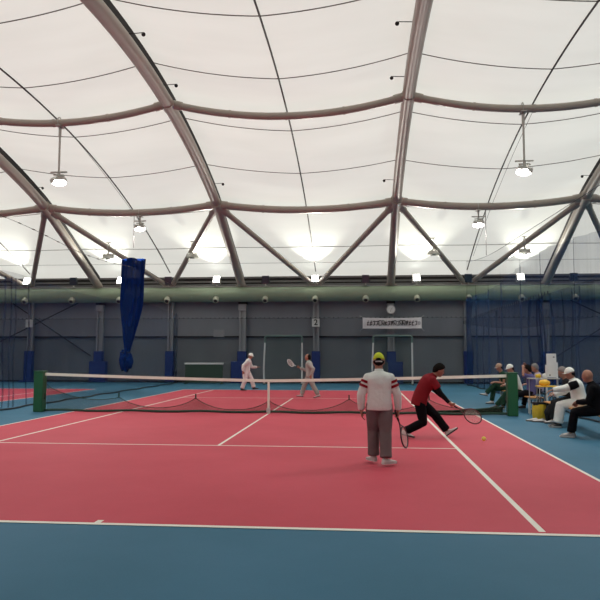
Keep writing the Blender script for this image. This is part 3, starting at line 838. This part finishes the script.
        sh_o = sm.build('shoe', spec.get('shoe', 'shoe_white'), root, angle=70)
        so = MB(); ring0 = []; 
        out = [(-.075, .0), (-.066, .028), (-.03, .040), (.03, .041), (.09, .050), (.14, .050), (.185, .035), (.205, 0)]
        out = out+[(y, -x) for y, x in out[::-1][1:-1]]
        so.loft([[an+fr @ (V((x, y, -.079))*k) for y, x in out], [an+fr @ (V((x*1.03, y*1.01, -.052))*k) for y, x in out]])
        so.build('sole', spec.get('sole', 'sole'), sh_o, angle=50)
    body.build('body', spec.get('skin', 'skin'), root, remesh=fine, lap=2)
    # ---- clothes
    cv = spec.get('cvox', .013)
    top = MB(); ex = spec.get('loose', .018)
    hem = spec.get('hem', -.12)
    secs = [(hem, .165, .115), (hem*.5, .165, .118), (.05, .160, .115), (.25, .150, .112), (.45, .148, .106), (.63, .160, .114), (.78, .170, .112), (.87, .152, .100), (.935, .112, .082), (.985, .072, .066), (1.01, .064, .060)]
    top.loft(tor(secs, ex))
    sl = spec.get('sleeve', 1.0)
    for s in (-1, 1):
        sh, el, wr = joints[('arm', s)]
        top.ball(sh, .058*k+ex*.5, 16, 12)
        top.rcap([cen(.95), cen(.90).lerp(sh, .55), sh], [.060*k+ex*.3, .062*k+ex*.4, .056*k+ex*.5], 16)
        if sl >= 1:
            top.tube([sh.lerp(cen(.88), .4), sh, sh.lerp(el, .35), el, el.lerp(wr, .4), el.lerp(wr, .88), el.lerp(wr, .93)], [.06*k+ex*.3, .058*k+ex*.6, .052*k+ex, .045*k+ex, .043*k+ex*.9, .033*k+ex*.8, .029*k+ex*.6], 16)
            top.ball(el, .043*k+ex*.9, 12, 8)
        else:
            top.tube([sh.lerp(cen(.88), .4), sh, sh.lerp(el, sl*.5), sh.lerp(el, sl)], [.06*k+ex*.3, .058*k+ex*.6, .055*k+ex, .053*k+ex], 16)
    top.build(spec.get('topname', 'shirt'), spec['top'], root, remesh=cv, lap=2)
    if spec.get('collar'):
        c = cen(1.0); cmb = MB()
        u_ = ax; r1 = (cr-u_*cr.dot(u_)).normalized(); f1 = u_.cross(r1)
        cmb.loft([[c+u_*h*k+(r1*math.cos(a*PI/10)+f1*math.sin(a*PI/10))*rr*k for a in range(20)] for h, rr in ((-.03, .085), (.0, .073), (.045, .066), (.045, .058), (.0, .058))])
        cmb.build('collar', spec['collar'], root)
    tr = MB(); lx = spec.get('leg_loose', .03)
    tr.loft(tor([(-.17, .10, .085), (-.11, .155, .105), (-.03, .160, .112), (.05, .155, .112), (.12, .148, .108)], .014))
    for s in (-1, 1):
        hip, kn, an = joints[('leg', s)]
        end = spec.get('leg_end', .95)
        tr.ball(hip, .092*k+lx*.5, 16, 12); tr.ball(kn, .055*k+lx*.9, 14, 10)
        if end > .5:
            tr.tube([hip, hip.lerp(kn, .4), hip.lerp(kn, .8), kn, kn.lerp(an, .3), kn.lerp(an, .7), kn.lerp(an, end-.04), kn.lerp(an, end)], [.092*k+lx*.5, .083*k+lx*.8, .064*k+lx, .056*k+lx, .056*k+lx, .047*k+lx*1.1, .046*k+lx*1.25, .040*k+lx*1.2], 18)
    tr.build('trousers', spec['bottom'], root, remesh=cv, lap=2)
    # arm bands / under sleeves
    for s in (-1, 1):
        sh, el, wr = joints[('arm', s)]
        if spec.get('armband'):
            ab = MB()
            for q in (.18, .42):
                a_ = sh.lerp(el, q); b_ = sh.lerp(el, q+.14); ab.tube([a_, b_], [.060*k+ex*1.05, .058*k+ex*1.05], 20)
            ab.build('sleeve_stripe', spec['armband'], root)
        if spec.get('undersleeve'):
            MB().tube([sh.lerp(el, .35), el, el.lerp(wr, .4), el.lerp(wr, .93)], [.050*k, .045*k, .045*k, .033*k], 14).build('undersleeve', spec['undersleeve'], root)
    # hair, cap
    k = kb*1.07
    def shell(zone, th, name, m, rmul=1.0):
        def wp(d, q):
            q = V((q.x*(1-.08*max(0, -d.z)), q.y, q.z))
            a = zone(d)
            nn = noise.noise(d*9)*.12 if 'hair' in name else 0
            return q*(1+(th/.09)*a+nn*a) if a > 0 else q*.88
        return MB().ball(Hc, (.076*k*rmul, .094*k*rmul, .112*k*rmul), 36, 26, R=Rh, warp=wp).build(name, m, root)
    hair = spec.get('hair')
    if hair:
        hz_ = spec.get('hairzone', 'full')
        if hz_ == 'full': zf = lambda d: max(0, min(1, (d.z*1.0-d.y*.75+.12)*5))
        elif hz_ == 'back': zf = lambda d: max(0, min(1, (-d.y*1.1-abs(d.z+.05)*.6+.10)*6))
        else: zf = lambda d: max(0, min(1, (-d.y*1.0+.25-abs(d.z)*.4)*6))
        zf0 = zf
        if spec.get('cap'): zf = lambda d: zf0(d)*max(0, min(1, (.10-d.z)*8))
        shell(zf, spec.get('hairth', .016), 'hair', hair)
    if spec.get('cap'):
        cp = shell(lambda d: max(0, min(1, (d.z-.12-.08*(-d.y))*12)), .013, 'cap', spec['cap'], 1.02)
        br = MB(); rings = []
        pts_t = []; 
        bw = .075
        up_r = []; lo_r = []
        for i in range(17):
            a = PI*i/16; x = bw*math.cos(a); y = .070+.085*math.sin(a)**.8
            up_r.append(Hc+Rh @ V((x, y, .040-.020*(x/bw)**2-.10*(y-.07)))*k)
            lo_r.append(Hc+Rh @ V((x, y, .034-.020*(x/bw)**2-.10*(y-.07)))*k)
        br.loft([lo_r, up_r])
        br.build('brim', spec.get('brim', spec['cap']), cp)
        if spec.get('capgap'):
            MB().ball(Hc+Rh @ V((-.004, -.098, .012))*k, (.040*k, .012*k, .028*k), 18, 12, R=Rh).build('gap', 'hair', cp)
            MB().tube([Hc+Rh @ V((.05*math.sin(a), -.060-.052*math.cos(a), -.016))*k for a in [(-8+i)*.13 for i in range(17)]], .009*k, 8).build('strap', 'greyplate', cp)
    k = kb
    for s in spec.get('patch', ()):
        sh, el, wr = joints[('arm', s)]
        MB().tube([sh+(sh-el)*.10, sh.lerp(el, .25), sh.lerp(el, .62)], [.055*k+ex, .061*k+ex*1.1, .056*k+ex*1.12], 20).build('shoulder_patch', 'c_black', root)
    bpy.context.view_layer.update()
    mw = Matrix.Translation(V(spec['loc'])) @ Matrix.Rotation(spec['yaw'], 4, 'Z')
    out = {s: mw @ grips[s][0] for s in grips}
    return root, out, mw

def racket(butt, d, nrm, lab, fr='rframe', string='string', group=None, L=.685):
    """butt end of the grip, direction to the head, normal of the string bed"""
    d = V(d).normalized(); n = V(nrm); n = (n-d*n.dot(d)).normalized(); x = d.cross(n)
    r = empty('tennis_racket', tuple(butt), 0, lab, 'tennis racket', group)
    MB().tube([V((0,0,0)), d*.01, d*.18, d*.19], [.018, .016, .0145, .012], 10).build('handle', 'grip', r)
    hc = d*(L-.175)
    MB().tube([d*.18, d*.26], .011, 8).tube([d*.25, d*.30+x*.03, d*.36+x*.072], .009, 8).tube([d*.25, d*.30-x*.03, d*.36-x*.072], .009, 8).build('throat', fr, r)
    pts = [hc+d*.170*math.cos(2*PI*i/40)+x*.130*math.sin(2*PI*i/40) for i in range(40)]
    MB().tube(pts, .0115, 8, close=True).build('hoop', fr, r)
    st = MB()
    for i in range(-7, 8):
        q = i*.0165; h = .165*math.sqrt(max(0, 1-(q/.127)**2)); st.tube([hc+x*q-d*h, hc+x*q+d*h], .0013, 4, cap=False)
    for i in range(-8, 9):
        q = i*.0185; h = .125*math.sqrt(max(0, 1-(q/.167)**2)); st.tube([hc+d*q-x*h, hc+d*q+x*h], .0013, 4, cap=False)
    st.build('strings', string, r)
    return r
rot = lambda a: math.radians(a)

# A: player in lime cap, seen from behind
_, gA, mA = person(dict(H=1.60, vox=.0075, cvox=.010, capgap=True, loc=(2.74, -8.22, 0), yaw=rot(2), label='person seen from behind in lime cap, white jacket and grey trousers, holding a racket', 
    pelvis=(0, 0, .865), neck=(0, .03, 1.33), head=(0.0, .035, .165), face=(.05, 1, -.15), bend=(0, -.02, 0), chest_right=(1, 0, 0), fat=1.08,
    arms={1: dict(wrist=(.275, .06, .77), hint=(1, -.6, 0), hdir=(.02, .10, -1), palm=(-.9, .2, 0), thumb=(0, 1, 0), curl=1.15),
          -1: dict(wrist=(-.26, .05, .77), hint=(-1, -.5, 0), hdir=(.12, .10, -1), palm=(1, .1, 0), thumb=(0, 1, 0), curl=.4)},
    legs={-1: dict(ankle=(-.080, .14, .085), toe=(-.45, .9, 0)), 1: dict(ankle=(.080, -.12, .085), toe=(.80, .55, 0))},
    top='c_white', bottom='c_greypants', topname='jacket', hem=-.16, collar='c_white', armband='c_redband', hair='hair', hairth=.012, cap='c_lime', leg_loose=.036, loose=.020, leg_end=.97, shoe='shoe_white', sole='sole_w'))
g = gA[1]
dA = V((.19, .36, -.53)).normalized()
racket(g-dA*.10+V((0, 0, .0)), dA, V((.85, -.52, .3)), 'black framed racket with pale strings hanging from the right hand of the lime cap player')

# B: red shirt player lunging to the right
_, gB, mB = person(dict(H=1.66, vox=.0085, cvox=.011, loc=(3.72, -4.85, 0), yaw=rot(-90), label='person in dark red shirt and black trousers lunging right to hit a low ball',
    pelvis=(0, -.13, .70), neck=(.0, .14, 1.165), bend=(0, -.07, .03), head=(0, .115, .12), face=(.0, 1, -.38), chest_right=(.96, .28, 0), fat=1.12,
    arms={1: dict(wrist=(.20, .42, .66), hint=(.2, -.3, -1), hdir=(-.05, .75, -.65), palm=(-.6, .4, .5), thumb=(-.2, .6, .8), curl=1.15),
          -1: dict(wrist=(-.10, .42, .68), hint=(-.2, -.3, -1), hdir=(.15, .8, -.5), palm=(.6, -.2, -.6), thumb=(.2, .6, .7), curl=.6)},
    legs={-1: dict(ankle=(-.10, .42, .10), toe=(0, .82, .57), fup=(0, -.57, .82), hint=(0, 1, .3)), 1: dict(ankle=(.16, -.42, .13), toe=(.12, .96, -.22), fup=(0, .22, .96), hint=(0, .7, -.7))},
    top='c_red', bottom='c_black', topname='polo_shirt', hem=-.16, sleeve=.62, collar='c_red', undersleeve='c_blackmesh', hair='hair', hairth=.020, leg_loose=.030, loose=.020, leg_end=.95, shoe='shoe_white', sole='sole'))
gb_ = gB[1]
dB = V((.60, .0, -.33)).normalized()
racket(gb_-dB*.10, dB, V((-.25, -.85, .45)), 'dark red framed racket reaching low from the lunging red shirt player', fr='rframe_red', string='string')
ball = MB().ball((0, 0, 0), .040, 20, 14).build('tennis_ball', 'ball'); ball.location = (4.66, -5.62, .08); tag(ball, 'yellow tennis ball beside the lunging player', 'ball')
sm = MB().tube([(.0405*math.cos(a)*math.cos(.45*math.sin(2*a)), .0405*math.sin(a)*math.cos(.45*math.sin(2*a)), .0405*math.sin(.45*math.sin(2*a))) for a in [i*PI/20 for i in range(40)]], .0015, 5, close=True).build('seam', 'white', ball)

# C: far left white dressed player walking right
_, gC, _ = person(dict(H=1.70, loc=(-2.5, 11.35, 0), yaw=rot(-88), label='person in white cap and white warm-up suit walking right beyond the net',
    pelvis=(0, -.03, .88), neck=(0, .08, 1.36), bend=(0, -.04, 0), head=(0, .06, .15), face=(0, 1, -.35),
    arms={1: dict(wrist=(.24, -.16, .84), hint=(.3, -1, 0), hdir=(0, .05, -1), palm=(-1, 0, 0), thumb=(0, 1, 0), curl=1.0),
          -1: dict(wrist=(-.18, .42, 1.02), hint=(-.3, -.4, -1), hdir=(0, 1, .1), palm=(0, 0, -1), thumb=(1, 0, 0), curl=.3)},
    legs={1: dict(ankle=(.09, -.22, .085), toe=(0, 1, 0)), -1: dict(ankle=(-.09, .30, .085), toe=(0, 1, .1))},
    top='c_pinkwhite', bottom='c_pinkwhite', topname='jacket', hem=-.18, collar='c_pinkwhite', hair='hair_grey', cap='c_cap', leg_loose=.04, loose=.028, shoe='shoe_black'))
racket(gC[1]+V((.04, -.02, .02)), V((-.25, .9, -.15)), V((.9, .25, 0)), 'black racket tucked behind the hand of the white dressed walking player', L=.66)

# D: far right grey dressed player walking left with racket
_, gD, _ = person(dict(H=1.64, loc=(.60, 6.30, 0), yaw=rot(88), label='person in light grey tracksuit walking left with a racket held up',
    pelvis=(0, -.02, .86), neck=(0, .02, 1.33), bend=(0, -.03, 0), head=(0, .03, .155), face=(0, 1, -.1),
    arms={-1: dict(wrist=(-.24, -.10, .84), hint=(-.3, -1, 0), hdir=(0, .1, -1), palm=(1, 0, 0), thumb=(0, 1, 0), curl=.5),
          1: dict(wrist=(.14, .36, 1.10), hint=(.4, -.4, -1), hdir=(0, .9, .35), palm=(-1, 0, 0), thumb=(0, -.3, 1), curl=1.1)},
    legs={1: dict(ankle=(.09, .30, .085), toe=(0, 1, .05)), -1: dict(ankle=(-.09, -.36, .11), toe=(0, 1, -.25))},
    top='c_grey', bottom='c_grey', topname='jacket', hem=-.18, collar='c_grey', hair='hair', hairzone='back', leg_loose=.032, loose=.024, shoe='shoe_white'))
racket(gD[1]+V((.05, .07, -.03)), V((-.52, -.75, .33)), V((.62, -.62, .5)), 'racket with pale strings raised by the grey dressed walking player', fr='rframe_w')

# ---- seated spectators (all face the court, -X)
def seated(loc, yaw, label, top, bottom, seat=.44, lean=.10, H=1.66, **kw):
    P = V((0, 0, seat+.10)); N = P+V((0, lean, .49))
    d = dict(H=H, loc=loc, yaw=rot(yaw), label=label, pelvis=tuple(P), neck=tuple(N), bend=(0, -.05, 0), head=(0, .06, .15), face=(0, 1, -.12),
        arms={1: dict(wrist=(.14, .36, seat+.26), hint=(.5, -.3, -1), hdir=(-.3, 1, -.15), palm=(0, 0, -1), thumb=(-1, .2, 0), curl=.4),
              -1: dict(wrist=(-.14, .36, seat+.26), hint=(-.5, -.3, -1), hdir=(.3, 1, -.15), palm=(0, 0, -1), thumb=(1, .2, 0), curl=.4)},
        legs={1: dict(ankle=(.12, .45, .085), hint=(0, .5, 1)), -1: dict(ankle=(-.12, .47, .085), hint=(0, .5, 1))},
        top=top, bottom=bottom, topname='jacket', hem=-.10, leg_loose=.025)
    d.update(kw); return person(d)
seated((6.95, -4.65, 0), 72, 'bald person in black jacket and trousers sitting at the near end of the bench', 'c_black', 'c_black', lean=.08, vox=.0095, skin='skin_tan', fat=1.12, collar='c_black', H=1.68,
    face=(.25, 1, -.15), shoe='shoe_grey', sole='sole_w', arms={1: dict(wrist=(.10, .34, .66), hint=(.6, -.5, -.6), hdir=(-.9, .3, -.2), palm=(0, -.5, -1), thumb=(0, 1, .3), curl=.7),
    -1: dict(wrist=(-.10, .36, .68), hint=(-.6, -.5, -.6), hdir=(.9, .3, -.2), palm=(0, -.5, -1), thumb=(0, 1, .3), curl=.7)})
w_, gW, _ = seated((7.22, -2.75, 0), 84, 'person in white cap and white tracksuit with black shoulder patch reaching forward on the bench', 'c_white2', 'c_white2', lean=.12, vox=.0095, collar='c_white2', cap='c_cap', brim='c_cap', hair='hair', hairth=.01, fat=1.18, leg_loose=.04, loose=.028, patch=(-1,),
    face=(.1, 1, -.25), shoe='shoe_black', sole='sole_w', arms={-1: dict(wrist=(-.20, .66, .80), hint=(-.3, 0, -1), hdir=(.1, 1, -.35), palm=(0, -.3, -1), thumb=(1, .2, 0), curl=.5),
    1: dict(wrist=(.12, .52, .70), hint=(.4, -.2, -1), hdir=(-.2, 1, -.2), palm=(-.2, 0, -1), thumb=(-1, .2, 0), curl=.4)})
seated((7.34, -1.85, 0), 86, 'person with grey hair in charcoal clothes sitting behind the white capped spectator', 'c_dark', 'c_dark', lean=.14, hair='hair_grey', hairzone='full', face=(0, 1, -.3), shoe='shoe_white')
seated((7.18, 1.35, 0), 78, 'person in purple top with arms raised to the head on the far bench', 'c_purple', 'c_black', lean=.02, hair='hair', hairzone='full', face=(.2, 1, 0), shoe='shoe_white', sleeve=.95, H=1.62,
    arms={1: dict(wrist=(.20, .16, 1.28), hint=(1, .5, -.3), hdir=(-.6, -.1, .7), palm=(-1, 0, 0), thumb=(0, -1, .2), curl=.5),
    -1: dict(wrist=(-.20, .20, 1.22), hint=(-1, .6, -.5), hdir=(.6, 0, .7), palm=(1, 0, 0), thumb=(0, -1, .2), curl=.5)})
seated((7.72, 2.55, 0), 80, 'person in lilac top and dark trousers sitting on a stool behind the purple top', 'c_lilac', 'c_black', seat=.46, lean=.06, hair='hair_grey', hairzone='full', shoe='shoe_black', H=1.62)
seated((7.05, 2.30, 0), 92, 'person in white top and white cap half hidden behind the right net post', 'c_white2', 'c_green', lean=.16, cap='c_cap', hair='hair', hairth=.01, face=(0, 1, -.3), shoe='shoe_black', sole='sole_w',
    legs={1: dict(ankle=(.12, .62, .085), hint=(0, .5, 1)), -1: dict(ankle=(-.14, .50, .085), hint=(0, .5, 1))})
seated((7.12, 4.25, 0), 92, 'person in dark green clothes and tan cap, leg raised, left of the right net post', 'c_green', 'c_green', lean=.16, cap='c_tan', brim='c_cap', hair='hair', hairth=.01, face=(0, 1, -.3), shoe='shoe_white', sleeve=.55,
    legs={1: dict(ankle=(.12, .45, .085), hint=(0, .5, 1)), -1: dict(ankle=(-.02, .66, .34), hint=(0, .5, 1), toe=(0, 1, .2))})

# ---- benches
def bench(loc, L, legm, lab, seatz=.43):
    r = empty('bench', loc, 0, lab, 'bench')
    s = MB()
    for i in (-1, 0, 1): s.box((i*.125, 0, seatz), (.115, L, .03))
    s.build('seat', 'wood', r, smooth=False, bevel=.006)
    for y in (-L/2+.25, L/2-.25):
        l = MB()
        for sx in (-1, 1): l.bar((sx*.15, y, 0), (sx*.15, y, seatz-.015), .05, .05)
        l.bar((-.17, y, seatz-.04), (.17, y, seatz-.04), .05, .04); l.bar((-.15, y, .12), (.15, y, .12), .03, .03)
        l.build('leg_frame', legm, r, smooth=False)
    return r
bench((7.12, -3.05, 0), 4.4, 'black', 'wooden bench with black legs under the near spectators')
bench((7.15, 2.65, 0), 4.2, 'white', 'wooden bench with white legs behind the right net post', .43)
# stool
st = empty('stool', (7.78, 2.55, 0), 0, 'small dark stool under the lilac top spectator', 'stool')
MB().cyl((0, 0, .42), (0, 0, .455), .17, 24).build('seat', 'black', st)
for i in range(4):
    a = PI/4+i*PI/2; MB().tube([(.12*math.cos(a), .12*math.sin(a), .42), (.17*math.cos(a), .17*math.sin(a), 0)], .014, 8).build('leg', 'greyplate', st)
# scoreboard stand
sb = empty('scoreboard_stand', (7.46, .25, 0), 0, 'tall white scoreboard stand with a shelf behind the bench', 'scoreboard')
for sx in (-.14, .14): MB().box((sx, 0, .66 if sx < 0 else .69), (.035, .04, 1.32 if sx < 0 else 1.38)).build('post', 'white', sb, smooth=False)
MB().box((-.01, -.03, 1.30), (.25, .03, .62)).build('board', 'white', sb, smooth=False, bevel=.006)
MB().box((.05, -.05, 1.52), (.04, .012, .025)).box((-.06, -.05, 1.05), (.03, .012, .03)).build('mark', 'dark_steel', sb, smooth=False)
MB().box((-.22, .0, .96), (.78, .30, .025)).build('shelf', 'greyplate', sb, smooth=False)
MB().tube([(-.56, .1, .95), (-.56, .1, 0)], .012, 8).build('side_leg', 'greyplate', sb)
for (x, m, lab, sz) in ((7.12, 'yellowbag', 'small green and yellow pouch on the scoreboard shelf', (.15, .13, .12)), (7.27, 'white', 'white cloth bundle on the scoreboard shelf', (.10, .10, .14))):
    o = MB().ball((0, 0, 0), (sz[0]/2, sz[1]/2, sz[2]/2), 16, 12, warp=lambda d, q: V((q.x, q.y, max(q.z, -.05)))*(1+.12*math.sin(d.x*6))).build('pouch' if m != 'white' else 'cloth_bundle', m)
    o.location = (x, .25, .9725+.052); tag(o, lab, 'pouch' if m != 'white' else 'cloth')
# yellow folding table with items
yt = empty('side_table', (7.17, -.30, 0), 0, 'small yellow topped side table in front of the scoreboard', 'table')
MB().box((0, 0, .78), (.48, .34, .03)).build('tabletop', 'yellow', yt, smooth=False, bevel=.008)
for sx in (-1, 1):
    for sy in (-1, 1): MB().tube([(sx*.20, sy*.13, .765), (sx*.22, sy*.15, 0)], .011, 8).build('leg', 'greyplate', yt)
tb = MB().ball((0, 0, .07), (.14, .11, .085), 18, 12, warp=lambda d, q: V((q.x, q.y, max(q.z, -.068)))*(1+.08*math.sin(d.x*9+d.y*4))).build('yellow_bag', 'yellow'); tb.location = (7.12, -.30, .796); tag(tb, 'crumpled yellow bag on the side table', 'bag')
# big yellow tote on the floor
def tote(loc, m, lab, w, d, h, trim='black'):
    r = empty('tote_bag', loc, rot(10), lab, 'bag')
    rings = []
    for i in range(9):
        t = i/8; z = h*t; ww = w/2*(1+.10*math.sin(t*3)); dd = d/2*(1+.22*math.sin(t*2.7))
        rings.append([V((math.copysign(abs(math.cos(a))**.6, math.cos(a))*ww*(1+.03*math.sin(a*5+t*4)), math.copysign(abs(math.sin(a))**.6, math.sin(a))*dd, z+(.02*math.sin(a*3) if i == 8 else 0))) for a in [2*PI*k/28 for k in range(28)]])
    MB().loft(rings).build('bag_body', m, r, angle=70)
    MB().loft([[V((p.x*1.05, p.y*1.05, p.z-.05)) for p in rings[-1]], [V((p.x*1.05, p.y*1.05, .02+h)) for p in rings[-1]]]).build('rim', trim, r)
    for s in (-1, 1): MB().tube([(-w*.25, s*d*.4, h), (-w*.2, s*d*.4, h+.10), (0, s*d*.35, h+.14), (w*.2, s*d*.4, h+.10), (w*.25, s*d*.4, h)], .012, 8).build('handle', trim, r)
    return r
tote((6.86, -.80, 0), 'yellowbag', 'yellow tote bag with black rim on the floor by the bench', .30, .24, .40)
tote((7.18, -.85, 0), 'yellowbag', 'second yellow bag behind the tote, pushed against the bench', .22, .20, .42)
def backpack(loc, lab):
    r = empty('backpack', loc, rot(20), lab, 'bag')
    MB().ball((0, 0, .21), (.16, .13, .22), 20, 14, warp=lambda d, q: V((q.x, q.y, max(q.z, -.21)))*(1+.06*math.sin(d.z*7))).build('bag_body', 'c_dark', r)
    MB().ball((-.06, -.09, .14), (.10, .07, .11), 16, 10).build('pocket', 'c_black', r)
    MB().tube([(0, 0, .40), (.03, 0, .47), (.06, 0, .40)], .012, 8).build('handle', 'black', r)
backpack((6.88, -1.75, 0), 'dark backpack on the floor at the white capped spectator’s feet'.replace('’', "'"))
for (x, y, a, lab) in ((6.55, -1.45, 60, 'left white spare shoe lying on the blue floor by the yellow tote'), (6.66, -1.62, 75, 'right white spare shoe lying on the blue floor by the yellow tote')):
    r = empty('spare_shoe', (x, y, 0), rot(a), lab, 'shoe', 'spare white shoes')
    rr = []
    for yy, w, h in ((-.10, .022, .05), (-.09, .034, .085), (-.05, .038, .09), (.02, .040, .075), (.08, .046, .058), (.14, .044, .045), (.17, .024, .03)):
        rr.append([V((math.cos(2*PI*i/14)*w, yy, (.022+(h-.022)*max(0, math.sin(2*PI*i/14)) if math.sin(2*PI*i/14) > 0 else .022))) for i in range(14)])
    MB().loft(rr).build('upper', 'shoe_white', r, angle=70)
    MB().loft([[V((x_, y_, z_)) for x_, y_ in ((0, -.11), (.036, -.09), (.042, .02), (.05, .09), (.045, .15), (0, .185), (-.045, .15), (-.05, .09), (-.042, .02), (-.036, -.09))] for z_ in (0, .03)]).build('sole', 'sole', r)
# racket leaning on the bench at the right edge and a second on the floor
racket(V((7.02+.22, -5.28, .66)), V((-.28, -.05, -.62)), V((-.6, -1, .1)), 'white and black racket leaning head down at the near end of the bench', fr='rframe_w')
pk = MB().ball((0, 0, .10), (.15, .10, .10), 16, 12, warp=lambda d, q: q*(1+.08*math.sin(d.x*8))).build('pink_towel', 'c_redband'); pk.location = (7.15, -5.05, .455); tag(pk, 'crumpled red towel on the near end of the bench', 'towel')
pk.data.materials.clear(); pk.data.materials.append(M['c_redband'])

# ------------------------------------------------------------------ world, camera
wd = bpy.data.worlds.new('overcast_sky'); sc.world = wd; wd.use_nodes = True
nt = wd.node_tree; nt.nodes.clear()
wo = nt.nodes.new('ShaderNodeOutputWorld'); bg = nt.nodes.new('ShaderNodeBackground')
tc = nt.nodes.new('ShaderNodeTexCoord'); sp = nt.nodes.new('ShaderNodeSeparateXYZ'); mr = nt.nodes.new('ShaderNodeMapRange')
nt.links.new(tc.outputs['Generated'], sp.inputs[0]); nt.links.new(sp.outputs['Z'], mr.inputs[0])
mr.inputs['From Min'].default_value = 0; mr.inputs['From Max'].default_value = 1; mr.inputs['To Min'].default_value = .35; mr.inputs['To Max'].default_value = 1.15
bg.inputs[0].default_value = (1.0, .995, .975, 1)
ml = nt.nodes.new('ShaderNodeMath'); ml.operation = 'MULTIPLY'; ml.inputs[1].default_value = 1.55
nt.links.new(mr.outputs[0], ml.inputs[0]); nt.links.new(ml.outputs[0], bg.inputs[1]); nt.links.new(bg.outputs[0], wo.inputs[0])

cam = bpy.data.cameras.new('camera'); co = bpy.data.objects.new('camera', cam); COL.objects.link(co); sc.camera = co
cam.sensor_width = 36; cam.sensor_fit = 'HORIZONTAL'; cam.lens = 677.3/600*36
yaw, pitch, roll = .0904, .0800, .0011
F = V((-math.sin(yaw)*math.cos(pitch), math.cos(yaw)*math.cos(pitch), math.sin(pitch)))
R_ = V((math.cos(yaw), math.sin(yaw), 0)); U = R_.cross(F)
R2 = R_*math.cos(roll)+U*math.sin(roll); U2 = -R_*math.sin(roll)+U*math.cos(roll)
mtx = Matrix((R2, U2, -F)).transposed().to_4x4(); mtx.translation = V((2.488, -18.161, 1.5857)); co.matrix_world = mtx
cam.clip_end = 200; cam.clip_start = .05
sc.view_settings.view_transform = 'Standard'; sc.view_settings.look = 'None'; sc.view_settings.gamma = 1; sc.view_settings.use_curve_mapping = False
sc.view_settings.exposure = 0.13
sc.cycles.max_bounces = 8; sc.cycles.transparent_max_bounces = 16
